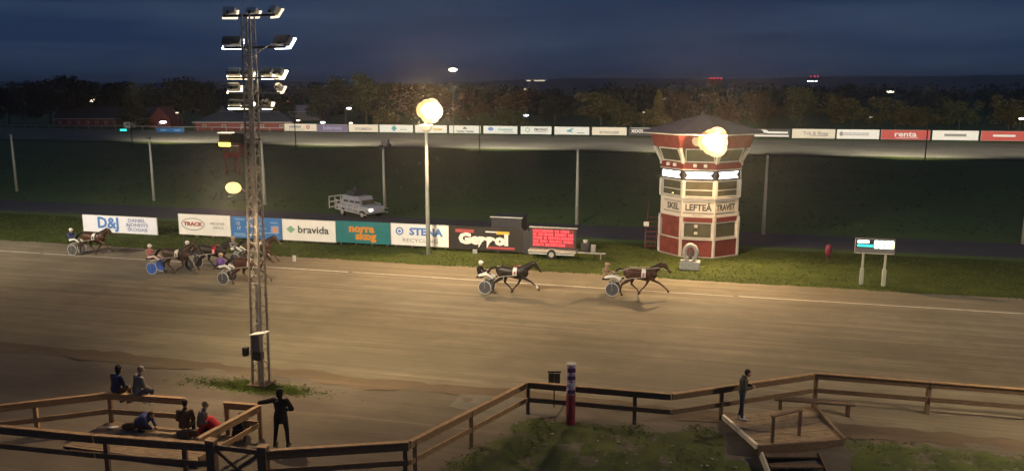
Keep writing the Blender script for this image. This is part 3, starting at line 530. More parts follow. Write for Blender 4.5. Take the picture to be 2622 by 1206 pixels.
# trailer with red display
t = thing('display_trailer', 'trailer carrying a red lit text display by the track', 'trailer', P(-10.7, 51.3), -AL)
MB().cbox((0, 0, .46), (3.1, 1.1, .13), .015).build('flatbed', 'dull_steel', t); MB().box((0, -.57, .33), (3.0, .03, .07)).build('side_rail', 'white_paint', t)
MB().box((0, 0, 1.26), (3.05, .16, 1.34)).build('display_case', 'plastic_dark', t); MB().box((0, -.0, 1.96), (3.15, .24, .05)).build('top_cap', 'dull_steel', t)
sc_ = MB().box((0, -.084, 1.28), (2.75, .01, 1.16)).build('screen', 'led_red_dim', t)
rnd = random.Random(3); dots, glow = MB(), MB()
for row in range(5):
    z = 1.74-row*.225; x = -1.3; end = (1.0, 1.3, 1.25, 1.3, .8)[row]
    while x < end:
        wl = rnd.uniform(.05, .12)
        for q in range(4):
            if rnd.random() < .93: glow.box((x+wl/2, -.094, z-.065+q*.042), (wl, .012, .038))
        if rnd.random() < .8: dots.box((x+wl/2, -.098, z), (.03, .014, .15))
        x += wl+(.02 if rnd.random() < .85 else .12)
tag(glow.build('lit_characters', 'led_red', t), kind='stuff'); tag(dots.build('lit_strokes', 'led_pink', t), kind='stuff')
for sy in (-.5, .5):
    wmb = MB(); wmb.tube([(0, sy-.09, .3), (0, sy+.09, .3)], .3, 18); wo = wmb.build('wheel', 'black_rubber', t); MB().tube([(0, sy-.10, .3), (0, sy-.095, .3)], .17, 14).build('rim', 'dull_steel', wo)
    MB().tube([(math.cos(a)*.36, sy, .3+math.sin(a)*.36) for a in [R(15+15*i) for i in range(11)]], (.02), 6).build('mudguard', 'white_paint', t)
MB().beam((1.5, 0, .42), (3.4, 0, .42), .08, .1).build('drawbar', 'dull_steel', t); MB().tube([(3.1, 0, .42), (3.1, 0, .02)], .04, 8).build('jockey_stand', 'dull_steel', t)
MB().cbox((2.1, 0, .82), (.5, .5, .55), .05).build('generator', 'plastic_dark', t); MB().tube([(2.1, 0, 1.09), (2.1, 0, 1.25)], [.12, .16], 10).build('exhaust_cap', 'white_paint', t)
MB().tube([(2.6, 0, .5), (2.62, 0, .95)], .16, 12).build('gas_bottle', 'concrete', t)
# ------------------------------------------------------------------ infield poles
for i, (x, y, q) in enumerate([(-34.6, 79, 'behind the gap left of the oval name board'), (-23.1, 76.3, 'just right of the lattice mast'), (-11.7, 75, 'beside the grey starting car'), (5.2, 65.2, 'behind the red text display'), (18.8, 60.7, 'right of the judges tower'), (-52, 86, 'far out to the left of the D&J board'), (36, 57, 'far out to the right past the green display')]):
    t = thing('infield_pole', 'pale slim pole standing ' + q, 'pole', (x, y, 0), -AL, 'pale poles across the infield')
    MB().tube([(0, 0, 0), (0, 0, 3), (0, 0, 6)], [.15, .125, .09], 10).build('shaft', 'pole_paint', t, smooth=True)
    if i == 2:
        MB().cbox((.25, -.1, 5.95), (.7, .4, .45), .05).build('loudspeaker', 'cloth_grey', t); MB().tube([(.1, -.3, 5.6), (.1, -.75, 5.5)], [.10, .24], 12).build('horn', 'plastic_dark', t); MB().tube([(.5, -.3, 5.7), (.9, -.6, 5.65)], [.08, .2], 12).build('horn', 'plastic_dark', t)
    else: MB().cbox((0, -.12, 6.02), (.34, .3, .14), .03).build('cap_fitting', 'lamp_housing', t)
# the amber floodlight pole
t = thing('floodlight_pole', 'slim pole with a burning amber floodlight cluster before the STENA board', 'floodlight', (-5.5, 54.0-.9, 0), -AL)
MB().tube([(0, 0, 0), (0, 0, 5), (0, 0, 9.1)], [.15, .12, .085], 12).build('shaft', 'pole_paint', t, smooth=True)
MB().box((.35, 0, 9.15), (1.7, .08, .08)).build('crossbar', 'dark_steel', t)
for x, z in ((.3, 9.4), (-.05, 9.42), (.66, 9.36), (.13, 9.7), (.48, 9.68), (.15, 9.1), (.47, 9.1)):
    f = MB().cbox((x, .06, z), (.5, .3, .42), .04).build('floodlight', 'lamp_housing', t); q_ = .8+.35*((x*7.3+z*3.1) % 1); MB().tube([(x, -.10, z), (x, -.13, z)], [.46*q_, .50*q_], 16).build('outer_glow', 'glow_rim', f); MB().tube([(x, -.131, z), (x, -.15, z)], [.27*q_, .28*q_], 20).build('inner_glow', 'glow_amber', f); MB().ball((x, -.16, z), (.17*q_, .05, .16*q_), 14, 8).build('lens', 'glow_core', f)  # emissive discs paint the glow around each lens
MB().tube([(0, -.05, 8.45), (0, -.05, 8.2), (0, -.05, 8.0)], [.42, .36, .1], 18).build('bowl_lamp', 'board_cream', t); MB().tube([(0, -.05, 8.46), (0, -.05, 8.50)], [.42, .40], 18).build('lit_rim', 'glow_warm', t)
# starting car on the service road
t = thing('starting_car', 'grey starting gate car with folded wings on the infield road', 'car', (-12.9, 69.6, 0), R(-42))
b = MB(); b.cbox((0, 0, .72), (4.3, 1.8, .62), .13); b.build('body', 'car_paint', t, smooth=True)
b = MB(); b.box((-.45, 0, 1.36), (2.7, 1.65, .74), taper=.82); cb = b.build('cabin', 'car_paint', t)
for y in (-.76, .76):
    sg = 1 if y > 0 else -1
    for x in (-1.0, -.2, .55): MB().beam((x-.3, y+sg*.01, 1.22), (x+.3, y+sg*.01, 1.22), .02, .34).build('window', 'window_glass', cb)
MB().box((1.02, 0, 1.28), (.04, 1.25, .38)).build('windscreen', 'window_glass', cb); MB().box((-1.68, 0, 1.28), (.04, 1.25, .38)).build('rear_window', 'window_glass', cb)
for x in (-1.35, 1.35):
    for y in (-.86, .86):
        wo = MB().tube([(x, y-.1, .34), (x, y+.1, .34)], .34, 18).build('wheel', 'black_rubber', t); MB().tube([(x, y-.11*(1 if y < 0 else -1)-.0, .34), (x, y+(-.115 if y < 0 else .115), .34)], .2, 12).build('rim', 'dull_steel', wo)
for y in (-.62, .62): MB().box((2.16, y, .78), (.04, .36, .2)).build('headlight', 'glow_warm' if y < 0 else 'dull_steel', t)
for y in (-.7, .7): MB().box((-2.17, y, .85), (.04, .24, .16)).build('tail_lamp', 'brake_red', t)
MB().box((.2, -.835, 1.0), (.5, .02, .07)).build('side_lamp', 'brake_red', t)
MB().cbox((-.7, 0, 1.93), (1.1, 1.0, .42), .06).build('roof_cabin', 'plastic_dark', t); MB().tube([(-.7, 0, 2.13), (-.7, 0, 2.45)], .05, 8).build('beacon_post', 'dark_steel', t)
for sgn in (-1, 1):
    g = MB(); y = sgn*1.0
    for z in (.55, .9, 1.35): g.beam((-2.3, y, z), (2.2 if z < 1 else 1.0, y*1.15, z-.15 if z < 1 else z-.3), .05, .06)
    for k in range(5): x = -2.2+k*.8; g.beam((x, y*(1+.028*k), .5), (x+.25, y*(1+.028*k), 1.3-.05*k), .04, .05)
    g.build('folded_wing', 'white_paint', t)
g = MB()
for z in (.7, 1.15, 1.6): g.beam((-2.4, -1.5, z), (-2.4, 1.5, z), .06, .09)
for y in (-1.5, -.9, -.3, .3, .9, 1.5): g.beam((-2.4, y, .6), (-2.4, y, 1.65), .06, .06, (1, 0, 0))
g.build('rear_gate', 'white_paint', t)
# small far control tower
def octa(mb, r, z0, z1, r1=None, n=8, off=.5):
    r1 = r1 or r; k = len(mb.v)
    for rr, z in ((r, z0), (r1, z1)):
        for i in range(n): a = 2*math.pi*(i+off)/n; mb.v.append((math.cos(a)*rr, math.sin(a)*rr, z))
    for i in range(n): mb.f.append((k+i, k+(i+1) % n, k+n+(i+1) % n, k+n+i))
    mb.f.append(tuple(k+i for i in range(n))[::-1]); mb.f.append(tuple(k+n+i for i in range(n))); return mb
t = thing('observation_tower', 'small red observation hut on stilts in the infield behind the mast', 'tower', (-34.4, 103, 0), -AL)
MB().box((0, 0, 3.0), (2.2, 2.2, 1.7)).build('wall', 'red_paint', t); octa(MB(), 2.0, 3.9, 5.2, .15, 4).build('roof', 'roof_dark', t)
for x in (-.95, .95):
    for y in (-.95, .95): MB().box((x, y, 1.07), (.16, .16, 2.14)).build('leg', 'red_paint', t)
for x in (-.5, .5): MB().box((x, -1.12, 3.2), (.75, .04, .7)).build('window', 'window_glass', t)
MB().box((0, -1.18, 3.62), (2.3, .06, .08)).build('lintel', 'white_paint', t)
# ------------------------------------------------------------------ judges tower
TW = thing('judges_tower', 'red and white eight sided judges tower lettered SKELLEFTEÅTRAVET', 'tower', P(-1.72, 53.62+2.55), -AL)
RR = 2.72
def shell(name, r0, z0, z1, material, r1=None): return octa(MB(), r0, z0, z1, r1).build(name, material, TW)
shell('lower_wall', RR, .06, 1.18, 'red_paint'); shell('core_wall', RR-.12, 1.18, 2.32, 'interior'); shell('upper_wall', RR, 2.32, 2.6, 'red_paint')
shell('sign_backing', RR-.05, 2.6, 3.85, 'white_paint'); shell('upper_core', RR-.12, 3.85, 5.0, 'interior'); shell('display_backing', RR, 5.0, 5.66, 'dark_steel'); shell('balcony_wall', RR+.02, 5.66, 6.1, 'red_paint')
shell('lookout_core', RR-.12, 6.1, 7.08, 'interior', RR+.42); shell('parapet', RR+.55, 7.08, 7.98, 'red_paint', RR+.85); shell('base_plinth', RR+.1, 0, .06, 'concrete')
rf = shell('roof', RR+1.45, 8.0, 9.05, 'tower_roof', .25); shell('eaves', RR+1.42, 7.93, 7.995, 'white_paint'); shell('cornice', RR+.10, 5.645, 5.70, 'white_paint'); shell('ledge', RR+.08, 3.83, 3.87, 'white_paint'); shell('sill_band', RR+.05, 1.15, 1.20, 'white_paint')
def face(i): return 2*math.pi*i/8          # outward angle of face i in tower space, front face is 6 (-y)
ap = math.cos(math.pi/8)
for i in range(8):
    a = face(i); nrm = Vector((math.cos(a), math.sin(a), 0)); tn = Vector((-math.sin(a), math.cos(a), 0)); half = RR*math.sin(math.pi/8)
    e = (math.cos(a+math.pi/8), math.sin(a+math.pi/8))
    def cp(r, z): return (e[0]*r, e[1]*r, z)
    for z0, z1, r0, r1 in ((0.06, 1.15, RR+.02, RR+.02), (1.2, 2.6, RR-.03, RR-.03), (3.87, 5.0, RR-.03, RR-.03), (6.1, 7.08, RR-.03, RR+.50)):
        p = MB(); p.tube([cp(r0, z0), cp(r1, z1)], .10 if z0 < .1 else .135, 4); p.build('corner_post', 'white_paint', TW)
    if i in (4, 5, 6, 7, 0):
        for z0, z1, dr0, dr1 in ((1.28, 2.26, -.1, -.1), (3.95, 4.95, -.1, -.1), (6.18, 7.0, -.08, .36)):
            r0, r1 = (RR+dr0)*ap+.03, (RR+dr1)*ap+.03; c0, c1 = nrm*r0, nrm*r1; hw = half-.16
            if z0 < 2 and i == 5:
                MB().add([tuple(c0-tn*hw+Vector((0, 0, z0-.06))), tuple(c0+tn*hw+Vector((0, 0, z0-.06))), tuple(c1+tn*hw+Vector((0, 0, z1+.06))), tuple(c1-tn*hw+Vector((0, 0, z1+.06)))], [(0, 1, 2, 3)]).build('blank_panel', 'red_paint', TW); continue
            w_ = MB()
            for sgn in (-1, 1): w_.beam(c0+tn*hw*sgn+Vector((0, 0, z0)), c1+tn*hw*sgn+Vector((0, 0, z1)), .06, .06, nrm)
            w_.beam(c0-tn*hw+Vector((0, 0, z0)), c0+tn*hw+Vector((0, 0, z0)), .06, .07); w_.beam(c1-tn*hw+Vector((0, 0, z1)), c1+tn*hw+Vector((0, 0, z1)), .06, .07)
            if 3 < z0 < 5: w_.beam(c0-tn*hw+Vector((0, 0, z0+.42)), c0+tn*hw+Vector((0, 0, z0+.42)), .05, .05)
            wo = w_.build('window', 'white_paint', TW)
            g = hw-.03; MB().add([tuple(c0-tn*g+Vector((0, 0, z0))), tuple(c0+tn*g+Vector((0, 0, z0))), tuple(c1+tn*g+Vector((0, 0, z1))), tuple(c1-tn*g+Vector((0, 0, z1)))], [(0, 1, 2, 3)]).build('pane', 'window_glass', wo)
        # sign panel
        c = nrm*((RR-.05)*ap+.02); rz = a+math.pi/2
        sp_ = MB().box((0, 0, 3.22), (half*2-.02, .03, 1.16)).build('sign_panel', 'sign_cream', TW, (c.x, c.y, 0), rz)
        for z, th in ((3.62, .03), (3.55, .02), (2.92, .03), (2.86, .02)):
            hw2 = half*(.93 if i == 6 else .8); MB().box((0 if i == 6 else (.12 if i == 5 else -.12), -.02, z), (hw2*2, .012, th)).build('printed_line', 'ink_dark', sp_)
        tx = {5: 'SKEL', 6: 'LEFTEÅ', 7: 'TRAVET'}.get(i)
        if tx: lettering(tx, .56, 'ink_dark', sp_, (.2 if i == 5 else (0 if i == 6 else -.1), -.024, 3.235), wide={5: .95, 6: .92, 7: .80}[i], bold=.018)
        if i == 6: lettering('Skellefteå', .13, 'ink_grey', sp_, (0, -.024, 2.75), wide=1.3)
        # running display
        c = nrm*(RR*ap+.015); d = MB().box((0, 0, 5.33), (half*2-.08, .03, .56)).build('display', 'plastic_dark', TW, (c.x, c.y, 0), rz)
        h2 = half-.17; q = MB(); q.add([(-h2, -.022, 5.12), (h2-.02, -.022, 5.12), (h2-.22, -.022, 5.33), (h2-.02, -.022, 5.54), (-h2, -.022, 5.54), (-h2+(.14 if i != 5 else 0), -.022, 5.33)], [(0, 1, 2, 3, 4, 5)]); q.build('lit_chevron', 'led_white', d)
        if i == 6: q = MB(); q.box((.42, -.03, 5.33), (.07, .012, .3)); q.build('lit_mark', 'led_red', d)
        c = nrm*((RR+.02)*ap+.02)
        for x in ((-.3, .35) if i != 7 else ()): MB().cbox((x, -.06, 5.95), (.22, .14, .2), .02).build('wall_lamp', 'board_white', TW, (c.x, c.y, 0), rz)
c = Vector((0, -(RR+.7)*ap-.05, 7.55)); MB().tube([(c.x+.35-.55, c.y+.04, c.z), (c.x+.35-.55, c.y-.03, c.z)], .32, 20).build('round_sign', 'board_cream', TW)
MB().cbox((-.1, -RR*ap-.08, 2.05), (.22, .1, .18), .03).build('wall_box', 'white_paint', TW); MB().cbox((-.1, -RR*ap-.08, 1.6), (.22, .1, .18), .03).build('wall_box', 'white_paint', TW)
MB().ball((-1.55, -1.75, 4.08), (.2, .1, .06)).build('desk_lamp', 'led_yellow', TW)
MB().tube([(0, 0, 9.0), (0, 0, 9.35)], [.2, .02], 8).build('finial', 'tower_roof', TW)
st = MB()
for k in range(7): st.box((-3.15-.0*k, -.2+k*.22, .17+.3*k), (.7, .24, .05))
st.beam((-3.5, -.4, 1.0), (-3.5, 1.4, 3.0), .05, .06); st.beam((-2.82, -.4, .1), (-2.82, 1.4, 2.0), .05, .2); st.box((-3.5, -.4, .55), (.06, .06, 1.1)); st.build('outside_stair', 'red_paint', TW)
MB().box((-3.45, -.6, 1.75), (.35, .05, .3)).build('side_sign', 'white_paint', TW)
# floodlight cluster bracketed off the tower corner
t = thing('tower_floodlight', 'burning amber floodlight cluster on a bracket at the front corner of the judges tower', 'floodlight', (12.45, 51.1, 0), -AL)
MB().beam((0, .1, 7.4), (.1, 2.0, 7.4), .08, .08).build('bracket', 'dark_steel', t)
for x, z in ((0, 7.55), (-.38, 7.58), (.38, 7.52), (-.19, 7.87), (.2, 7.86), (-.19, 7.24), (.2, 7.23)):
    f = MB().cbox((x, .06, z), (.52, .3, .44), .04).build('floodlight', 'lamp_housing', t); q_ = .85+.35*((x*7.3+z*3.1) % 1); MB().tube([(x, -.10, z), (x, -.13, z)], [.50*q_, .54*q_], 16).build('outer_glow', 'glow_rim', f); MB().tube([(x, -.131, z), (x, -.15, z)], [.30*q_, .31*q_], 20).build('inner_glow', 'glow_amber', f); MB().ball((x, -.16, z), (.18*q_, .05, .17*q_), 14, 8).build('lens', 'glow_core', f)  # amber glow painted as lit discs behind these lenses
# ring monument
t = thing('monument', 'grey horseshoe shaped monument on a stone block before the tower', 'monument', P(-1.95, 50.0), -AL)
MB().cbox((0, 0, .27), (1.2, .7, .52), .06).build('stone_block', 'concrete', t)
MB().tube([(math.sin(a)*.36, 0, 1.02-math.cos(a)*.48) for a in [R(25+i*15.5) for i in range(21)]], (.13), 8).build('horseshoe', 'concrete', t, smooth=True)
MB().ball((0, 0, .95), (.12, .1, .3)).build('figure', 'bronze', t)
# green display, red marker, white markers
t = thing('results_display', 'results display with teal and white lit figures on two pale posts', 'display', P(8.05, 48.3), -AL)
MB().cbox((0, 0, 2.25), (2.05, .22, .84), .02).build('case', 'cloth_grey', t); MB().box((0, -.118, 2.38), (1.93, .012, .46)).build('screen', 'plastic_dark', t); MB().box((0, -.13, 1.86), (1.95, .02, .03)).build('lower_trim', 'board_cream', t)
scr = MB(); scr.cbox((-.62, -.13, 2.5), (.58, .012, .15), .005); scr.build('lit_bar', 'led_pale', t); MB().cbox((-.52, -.13, 2.28), (.80, .012, .13), .005).build('lit_bar', 'led_teal', t)
dg_ = MB()
for k, x in enumerate((.04, .30, .56, .80)):
    for seg_ in ((0, .17, .17, .06), (0, 0, .17, .05), (0, -.17, .17, .06), (-.07, .09, .06, .15), (.07, .09, .06, .15), (-.07, -.09, .06, .15), (.07, -.09, .06, .15)):
        if (k, seg_[0]) == (2, -.07): continue
        dg_.box((x+seg_[0]+.02, -.13, 2.37+seg_[1]), (seg_[2]+.035, .012, seg_[3]+.035))
dg_.build('lit_digits', 'led_pale', t); MB().box((.955, -.14, 2.36), (.02, .012, .34)).build('lit_edge', 'led_yellow', t)
for x in (-.55, .6):
    MB().box((x, .05, .92), (.11, .11, 1.84)).build('post', 'pole_paint', t); MB().cbox((x, .05, .5), (.2, .2, .95), .03).build('post_sleeve', 'pole_paint', t)
t = thing('red_marker', 'dark red oval marker on a stake right of the tower', 'marker', (19.9, 50.8, 0)); MB().ball((0, 0, .78), (.22, .12, .42)).build('panel', 'dark_red', t, smooth=True); MB().box((0, .05, .25), (.06, .06, .5)).build('stake', 'dark_red', t)
t = thing('distance_marker', 'small white upright block on the track edge right of the mast', 'marker', (-13.8, 51.3-.2, 0), -AL); MB().cbox((0, 0, .2), (.2, .12, .4), .03).build('block', 'white_paint', t)
t = thing('distance_marker', 'small yellowish post on the far track edge', 'marker', P(-11, 141.2), -AL); MB().box((0, 0, .5), (.35, .2, 1.0)).build('block', 'ink_yellow', t)
# ------------------------------------------------------------------ lattice mast
def lattice(ms, label, first):
    t = thing('floodlight_mast', label, 'floodlight mast', P(ms, 26.05), -AL, 'floodlight masts of the home straight')
    H = 13.4
    def cr_(z): f = z/H; return .22-.07*f, .30*f
    def corner(z, sx, sy): h_, dx = cr_(z); return Vector((dx+sx*h_, sy*h_, z))
    for sx in (-1, 1):
        for sy in (-1, 1): MB().tube([corner(z, sx, sy) for z in (0, 4.5, 9, H)], [.05, .045, .04, .03], 6).build('leg', 'steel', t)
    br = MB(); z = .3
    while z < H-.6:
        st_ = .75-.02*z
        for sx in (-1, 1): br.tube([corner(z, sx, -sx), corner(z+st_/2, sx, sx)], .013, 4); br.tube([corner(z+st_/2, sx, sx), corner(z+st_, sx, -sx)], .013, 4)
        for sy in (-1, 1): br.tube([corner(z, -sy, sy), corner(z+st_/2, sy, sy)], .013, 4); br.tube([corner(z+st_/2, sy, sy), corner(z+st_, -sy, sy)], .013, 4)
        z += st_
    br.build('bracing', 'steel', t)
    MB().tube([Vector((cr_(z)[1], 0, z)) for z in (0, 4, 8, 12.4)], [.055, .055, .05, .045], 8).build('cable_duct', 'dull_steel', t)
    ld = MB()
    for k in range(40): z = .6+.3*k; dx = cr_(z)[1]; ld.tube([(dx-.17, -.2, z), (dx+.17, -.2, z)], .012, 4)
    for sgn in (-1, 1): ld.tube([(cr_(.5)[1]+.17*sgn, -.2, .5), (cr_(12.5)[1]+.17*sgn, -.2, 12.5)], .015, 4)
    ld.build('ladder', 'steel', t)
    def xo(z): return cr_(z)[1]
    def head(x, z, lit, yaw=0, w_=.5, h_=.34, nm='floodlight'):
        f = thing_part(nm, t, (xo(z)+x, .28, z), (R(-38), 0, R(yaw)))
        k = MB(); k.cbox((0, 0, 0), (w_, .26, h_), .05); body = k.build('housing', 'lamp_housing' if lit != 'pale' else 'board_cream', f)
        g = {'white': 'glow_blue_white', 'warm': 'glow_flood', 'pale': 'glow_dim', 'soft': 'glow_warm'}[lit]
        MB().cbox((0, .15, -.0), (w_+.10, .05, h_+.10), .02).build('lens', g, f); MB().box((0, -.14, -h_*.5), (.06, .06, .12)).build('yoke', 'dark_steel', f)  # lens made wider than the housing, its glow painting a lit rim
    def thing_part(nm, parent, loc, rot): o = bpy.data.objects.new(nm, None); o.empty_display_size = .1; link(o, parent); o.location = loc; o.rotation_euler = rot; return o
    bars = ((13.36, -1.05, .95), (12.28, -1.05, 1.35), (11.24, -1.0, 1.05), (10.72, -.95, 1.05), (10.22, -1.0, .85), (9.1, -1.1, .3))
    for z, a, b in bars: MB().box(((a+b)/2+xo(z), .12, z), (b-a, .09, .08)).build('crossbar', 'dark_steel' if z > 12 else 'steel', t)
    for x, z, lit, yaw, w_, h_ in ((-.9, 13.52, 'pale', 15, .45, .3), (0, 13.5, 'pale', 0, .4, .24), (.85, 13.52, 'pale', -25, .4, .3), (-.85, 12.5, 'white', 10, .66, .34), (1.15, 12.5, 'white', -20, .72, .36),
                                (-.82, 11.44, 'warm', 8, .5, .26), (-.3, 11.42, 'soft', 4, .44, .24), (.5, 11.44, 'warm', -6, .44, .28), (.95, 11.44, 'warm', -14, .36, .26), (-.85, 10.92, 'soft', 8, .46, .24), (.95, 10.92, 'pale', -16, .24, .22),
                                (-.85, 10.36, 'warm', 8, .44, .2), (-.38, 10.36, 'soft', 0, .42, .2), (.42, 10.36, 'soft', -8, .34, .2)): head(x, z, lit, yaw, w_, h_)
    # lower fittings on the spectators' side
    k = MB().cbox((xo(9)-.98, -.05, 9.12), (.48, .34, .36), .05).build('work_lamp', 'cloth_brown', t); MB().cbox((xo(9)-.98, -.22, 8.92), (.44, .10, .14), .02).build('lens', 'glow_yellow', k); MB().box((xo(9)-.98, -.1, 9.33), (.5, .3, .03)).build('hood', 'glow_dim', k)  # hood emits dimly, painting the light on its top
    MB().cbox((xo(9)-.5, -.05, 9.14), (.42, .3, .36), .06).build('loudspeaker', 'tarp', t)
    ar = MB(); ar.tube([(xo(7.4)-.1, -.2, 7.2), (xo(7.4)-.45, -.45, 7.5)], .03, 6); ar.build('lantern_arm', 'steel', t)
    MB().ball((xo(7.4)-.52, -.5, 7.42), (.29, .22, .20), 18, 12).build('lantern', 'glow_amber', t, smooth=True)
    MB().tube([(xo(12)+.05, -.05, 11.9), (xo(12)+.5, -.02, 12.2), (xo(12)+.9, 0, 12.4)], .02, 5).build('stay', 'dull_steel', t)
    bx = MB().cbox((.18, -.42, 1.72), (.34, .26, .62), .02).build('switch_cabinet', 'cloth_grey', t); MB().beam((.02, -.42, 2.06), (.62, -.42, 2.16), .4, .03).build('rain_hood', 'board_white', bx); MB().cbox((.2, -.42, 1.24), (.36, .26, .3), .03).build('junction_box', 'plastic_dark', t)
    MB().cbox((-.32, -.40, 1.36), (.2, .2, .34), .03).build('socket_box', 'plastic_dark', t); MB().box((0, 0, .02), (.8, .8, .06)).build('footing', 'wood_dark', t)
lattice(-16.55, 'tall lattice floodlight mast by the outside of the track', True)
lattice(15.5, 'lattice floodlight mast beyond the right edge of the frame', False)
lattice(-48.5, 'lattice floodlight mast beyond the left edge of the frame', False)
# ------------------------------------------------------------------ fences and decks of the spectators' side
def fence(label, pts, tops, post_at, low=True, ht=.19, woodm='wood_dark', ptw=.12, drop=0.0, lowz=.55, cat='fence'):
    """pts: list of (s,v) ; rails run between neighbours"""
    c = P(*pts[0]); t = thing('wooden_fence', label, cat, c); Q = [P(*p) - c for p in pts]
    for i, (a, b) in enumerate(zip(Q, Q[1:])):
        d = (b-a).normalized()*.02
        MB().beam(a+d+Vector((0, 0, tops-ht/2)), b-d+Vector((0, 0, tops-ht/2)), .05, ht).build('top_rail', woodm, t)
        MB().beam(a+d+Vector((0, 0, tops+.0205)), b-d+Vector((0, 0, tops+.0205)), .15, .035).build('cap_rail', 'wood', t)  # paler caps put the lit rail tops into the colour
        if low: MB().beam(a+d+Vector((0, 0, lowz)), b-d+Vector((0, 0, lowz)), .045, .16).build('lower_rail', woodm, t)
    for s_, v_ in post_at:
        p = P(s_, v_)-c; z0 = gz(s_, v_); n_ = Vector((SA, CA, 0))*.085
        MB().box((p.x+n_.x, p.y+n_.y, (tops-.03+z0-.1)/2), (ptw, ptw, tops-.03-z0+.1)).build('post', woodm, t)
    return t
def lerp(a, b, f): return (a[0]+(b[0]-a[0])*f, a[1]+(b[1]-a[1])*f)
a_, b_, c_, d_, e_, f_ = (-8.29, 20.26), (-6.20, 25.68), (-1.42, 25.81), (3.31, 29.06), (6.92, 29.13), (14.0, 29.3)
fence('long dark brown rail along the spectators edge behind the finish post', [b_, c_, lerp(c_, d_, .98)], 1.15, [b_, lerp(b_, c_, .75), lerp(c_, d_, .33)])
fence('brown rail at the far right of the wooden ramp', [d_, e_, f_], 1.15, [d_, e_, (10.5, 29.2), f_])
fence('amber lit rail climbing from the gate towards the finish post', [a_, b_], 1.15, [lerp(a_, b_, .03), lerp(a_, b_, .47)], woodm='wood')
fence('dark boarded rail running right from the cross braced gate', [(-11.9, 18.72), a_], 1.15, [(-11.9, 18.72), lerp((-11.9, 18.7), a_, .96)], ht=.24)
fence('nearest dark rail in the bottom left corner', [(-22.5, 18.1), (-17.2, 18.39), (-13.75, 18.72)], 1.15, [(-21, 18.2), (-16.9, 18.42), (-14.5, 18.7)], ht=.22)
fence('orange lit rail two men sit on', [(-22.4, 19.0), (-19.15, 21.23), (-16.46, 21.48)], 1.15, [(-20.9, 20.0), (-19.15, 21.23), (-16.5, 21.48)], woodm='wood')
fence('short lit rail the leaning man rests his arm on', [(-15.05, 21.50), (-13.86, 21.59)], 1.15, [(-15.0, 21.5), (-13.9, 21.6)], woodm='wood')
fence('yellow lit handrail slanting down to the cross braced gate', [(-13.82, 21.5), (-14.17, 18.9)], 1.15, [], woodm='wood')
t = thing('wooden_gate', 'cross braced wooden gate between two thick dark posts', 'gate', P(-13.6, 18.75), -AL)
for x in (0, 1.62): MB().box((x, 0, .6), (.26, .2, 1.3)).build('gate_post', 'wood_dark', t); MB().box((x, 0, 1.275), (.3, .24, .04)).build('post_cap', 'wood', t)
MB().beam((.14, 0, 1.08), (1.48, 0, 1.08), .06, .14).build('top_bar', 'wood_dark', t); MB().beam((.16, -.02, 1.0), (1.46, -.02, .02), .04, .1).build('brace', 'wood_dark', t); MB().beam((.16, .03, .02), (1.46, .03, 1.0), .04, .1).build('brace', 'wood_dark', t)
# small deck under the seated men
def deck(label, s0, s1, v0, v1, z, n_, along=True, zf=None):
    t = thing('plank_deck', label, 'deck', P((s0+s1)/2, (v0+v1)/2), -AL); W_, D_ = s1-s0, v1-v0
    for i in range(n_):
        y = -D_/2+D_*(i+.5)/n_; MB().box((random.uniform(-.01, .01), y, z-.02+random.uniform(-.003, .003)), (W_, D_/n_-.012, .04)).build('plank', 'deck_wood', t)
    for x in (-W_/2+.05, 0, W_/2-.05): MB().box((x, 0, (z-.045)/2), (.08, D_-.02, z-.045)).build('joist', 'wood_dark', t)
    return t
deck('low plank deck where a child crouches beside the seated men', -19.3, -14.6, 19.4, 21.4, .14, 14)
# ramp deck on the right with steps
dk = thing('ramp_deck', 'wide plank ramp with pale edge boards where a man stands', 'ramp', (0, 0, 0))
A, B, C_, D_ = Vector((7.10, 25.9, .13)), Vector((7.55, 23.7, .13)), Vector((10.3, 24.1, .13)), Vector((10.3, 26.9, .13))
for i in range(24):
    f0, f1 = (i+.04)/24, (i+.96)/24; p = [A.lerp(B, f0), A.lerp(B, f1), D_.lerp(C_, f1), D_.lerp(C_, f0)]; z_ = random.uniform(-.004, .004)
    MB().add([tuple(q+Vector((0, 0, z_))) for q in p]+[tuple(q-Vector((0, 0, .045))) for q in p], [(0, 1, 2, 3), (7, 6, 5, 4), (0, 4, 5, 1), (1, 5, 6, 2), (2, 6, 7, 3), (3, 7, 4, 0)]).build('plank', 'deck_wood', dk)
MB().beam(A+Vector((-.06, .05, .0)), B+Vector((-.06, -.05, .0)), .09, .16).build('edge_board', 'board_cream', dk); MB().beam(B+Vector((0, -.03, -.12)), C_+Vector((0, -.03, -.12)), .06, .3).build('front_board', 'wood_dark', dk)
MB().beam(D_+Vector((.06, 0, .06)), C_+Vector((.06, 0, .0)), .09, .14).build('edge_board', 'deck_wood', dk)
for f in (.12, .5, .92): p = B.lerp(C_, f)+Vector((0, .12, 0)); MB().box((p.x, p.y, -.8), (.1, .1, 1.7)).build('leg', 'wood_dark', dk)
stp = thing('wooden_steps', 'dark wooden steps leading down from the plank ramp', 'steps', (0, 0, 0))
for k in range(7):
    y = 23.5-.31*k; z = -.08-.19*k; x = 7.75+.05*k; MB().box((x+.75, y, z), (1.55, .29, .045)).build('tread', 'wood_dark', stp); MB().box((x+.75, y+.125, z-.105), (1.53, .03, .155)).build('riser', 'plastic_dark', stp)
for x in (7.62, 9.35): MB().beam((x, 23.6, -.1), (x+.3, 21.3, -1.5), .06, .26).build('stringer', 'board_cream' if x < 8 else 'wood_dark', stp)
for k, (p, h_) in enumerate((((8.15, 24.2), .95), ((8.95, 24.6), .95))):
    pass
t = thing('handrail', 'low handrail of two posts and a bar standing on the plank ramp', 'handrail', (8.05, 23.95, .13))
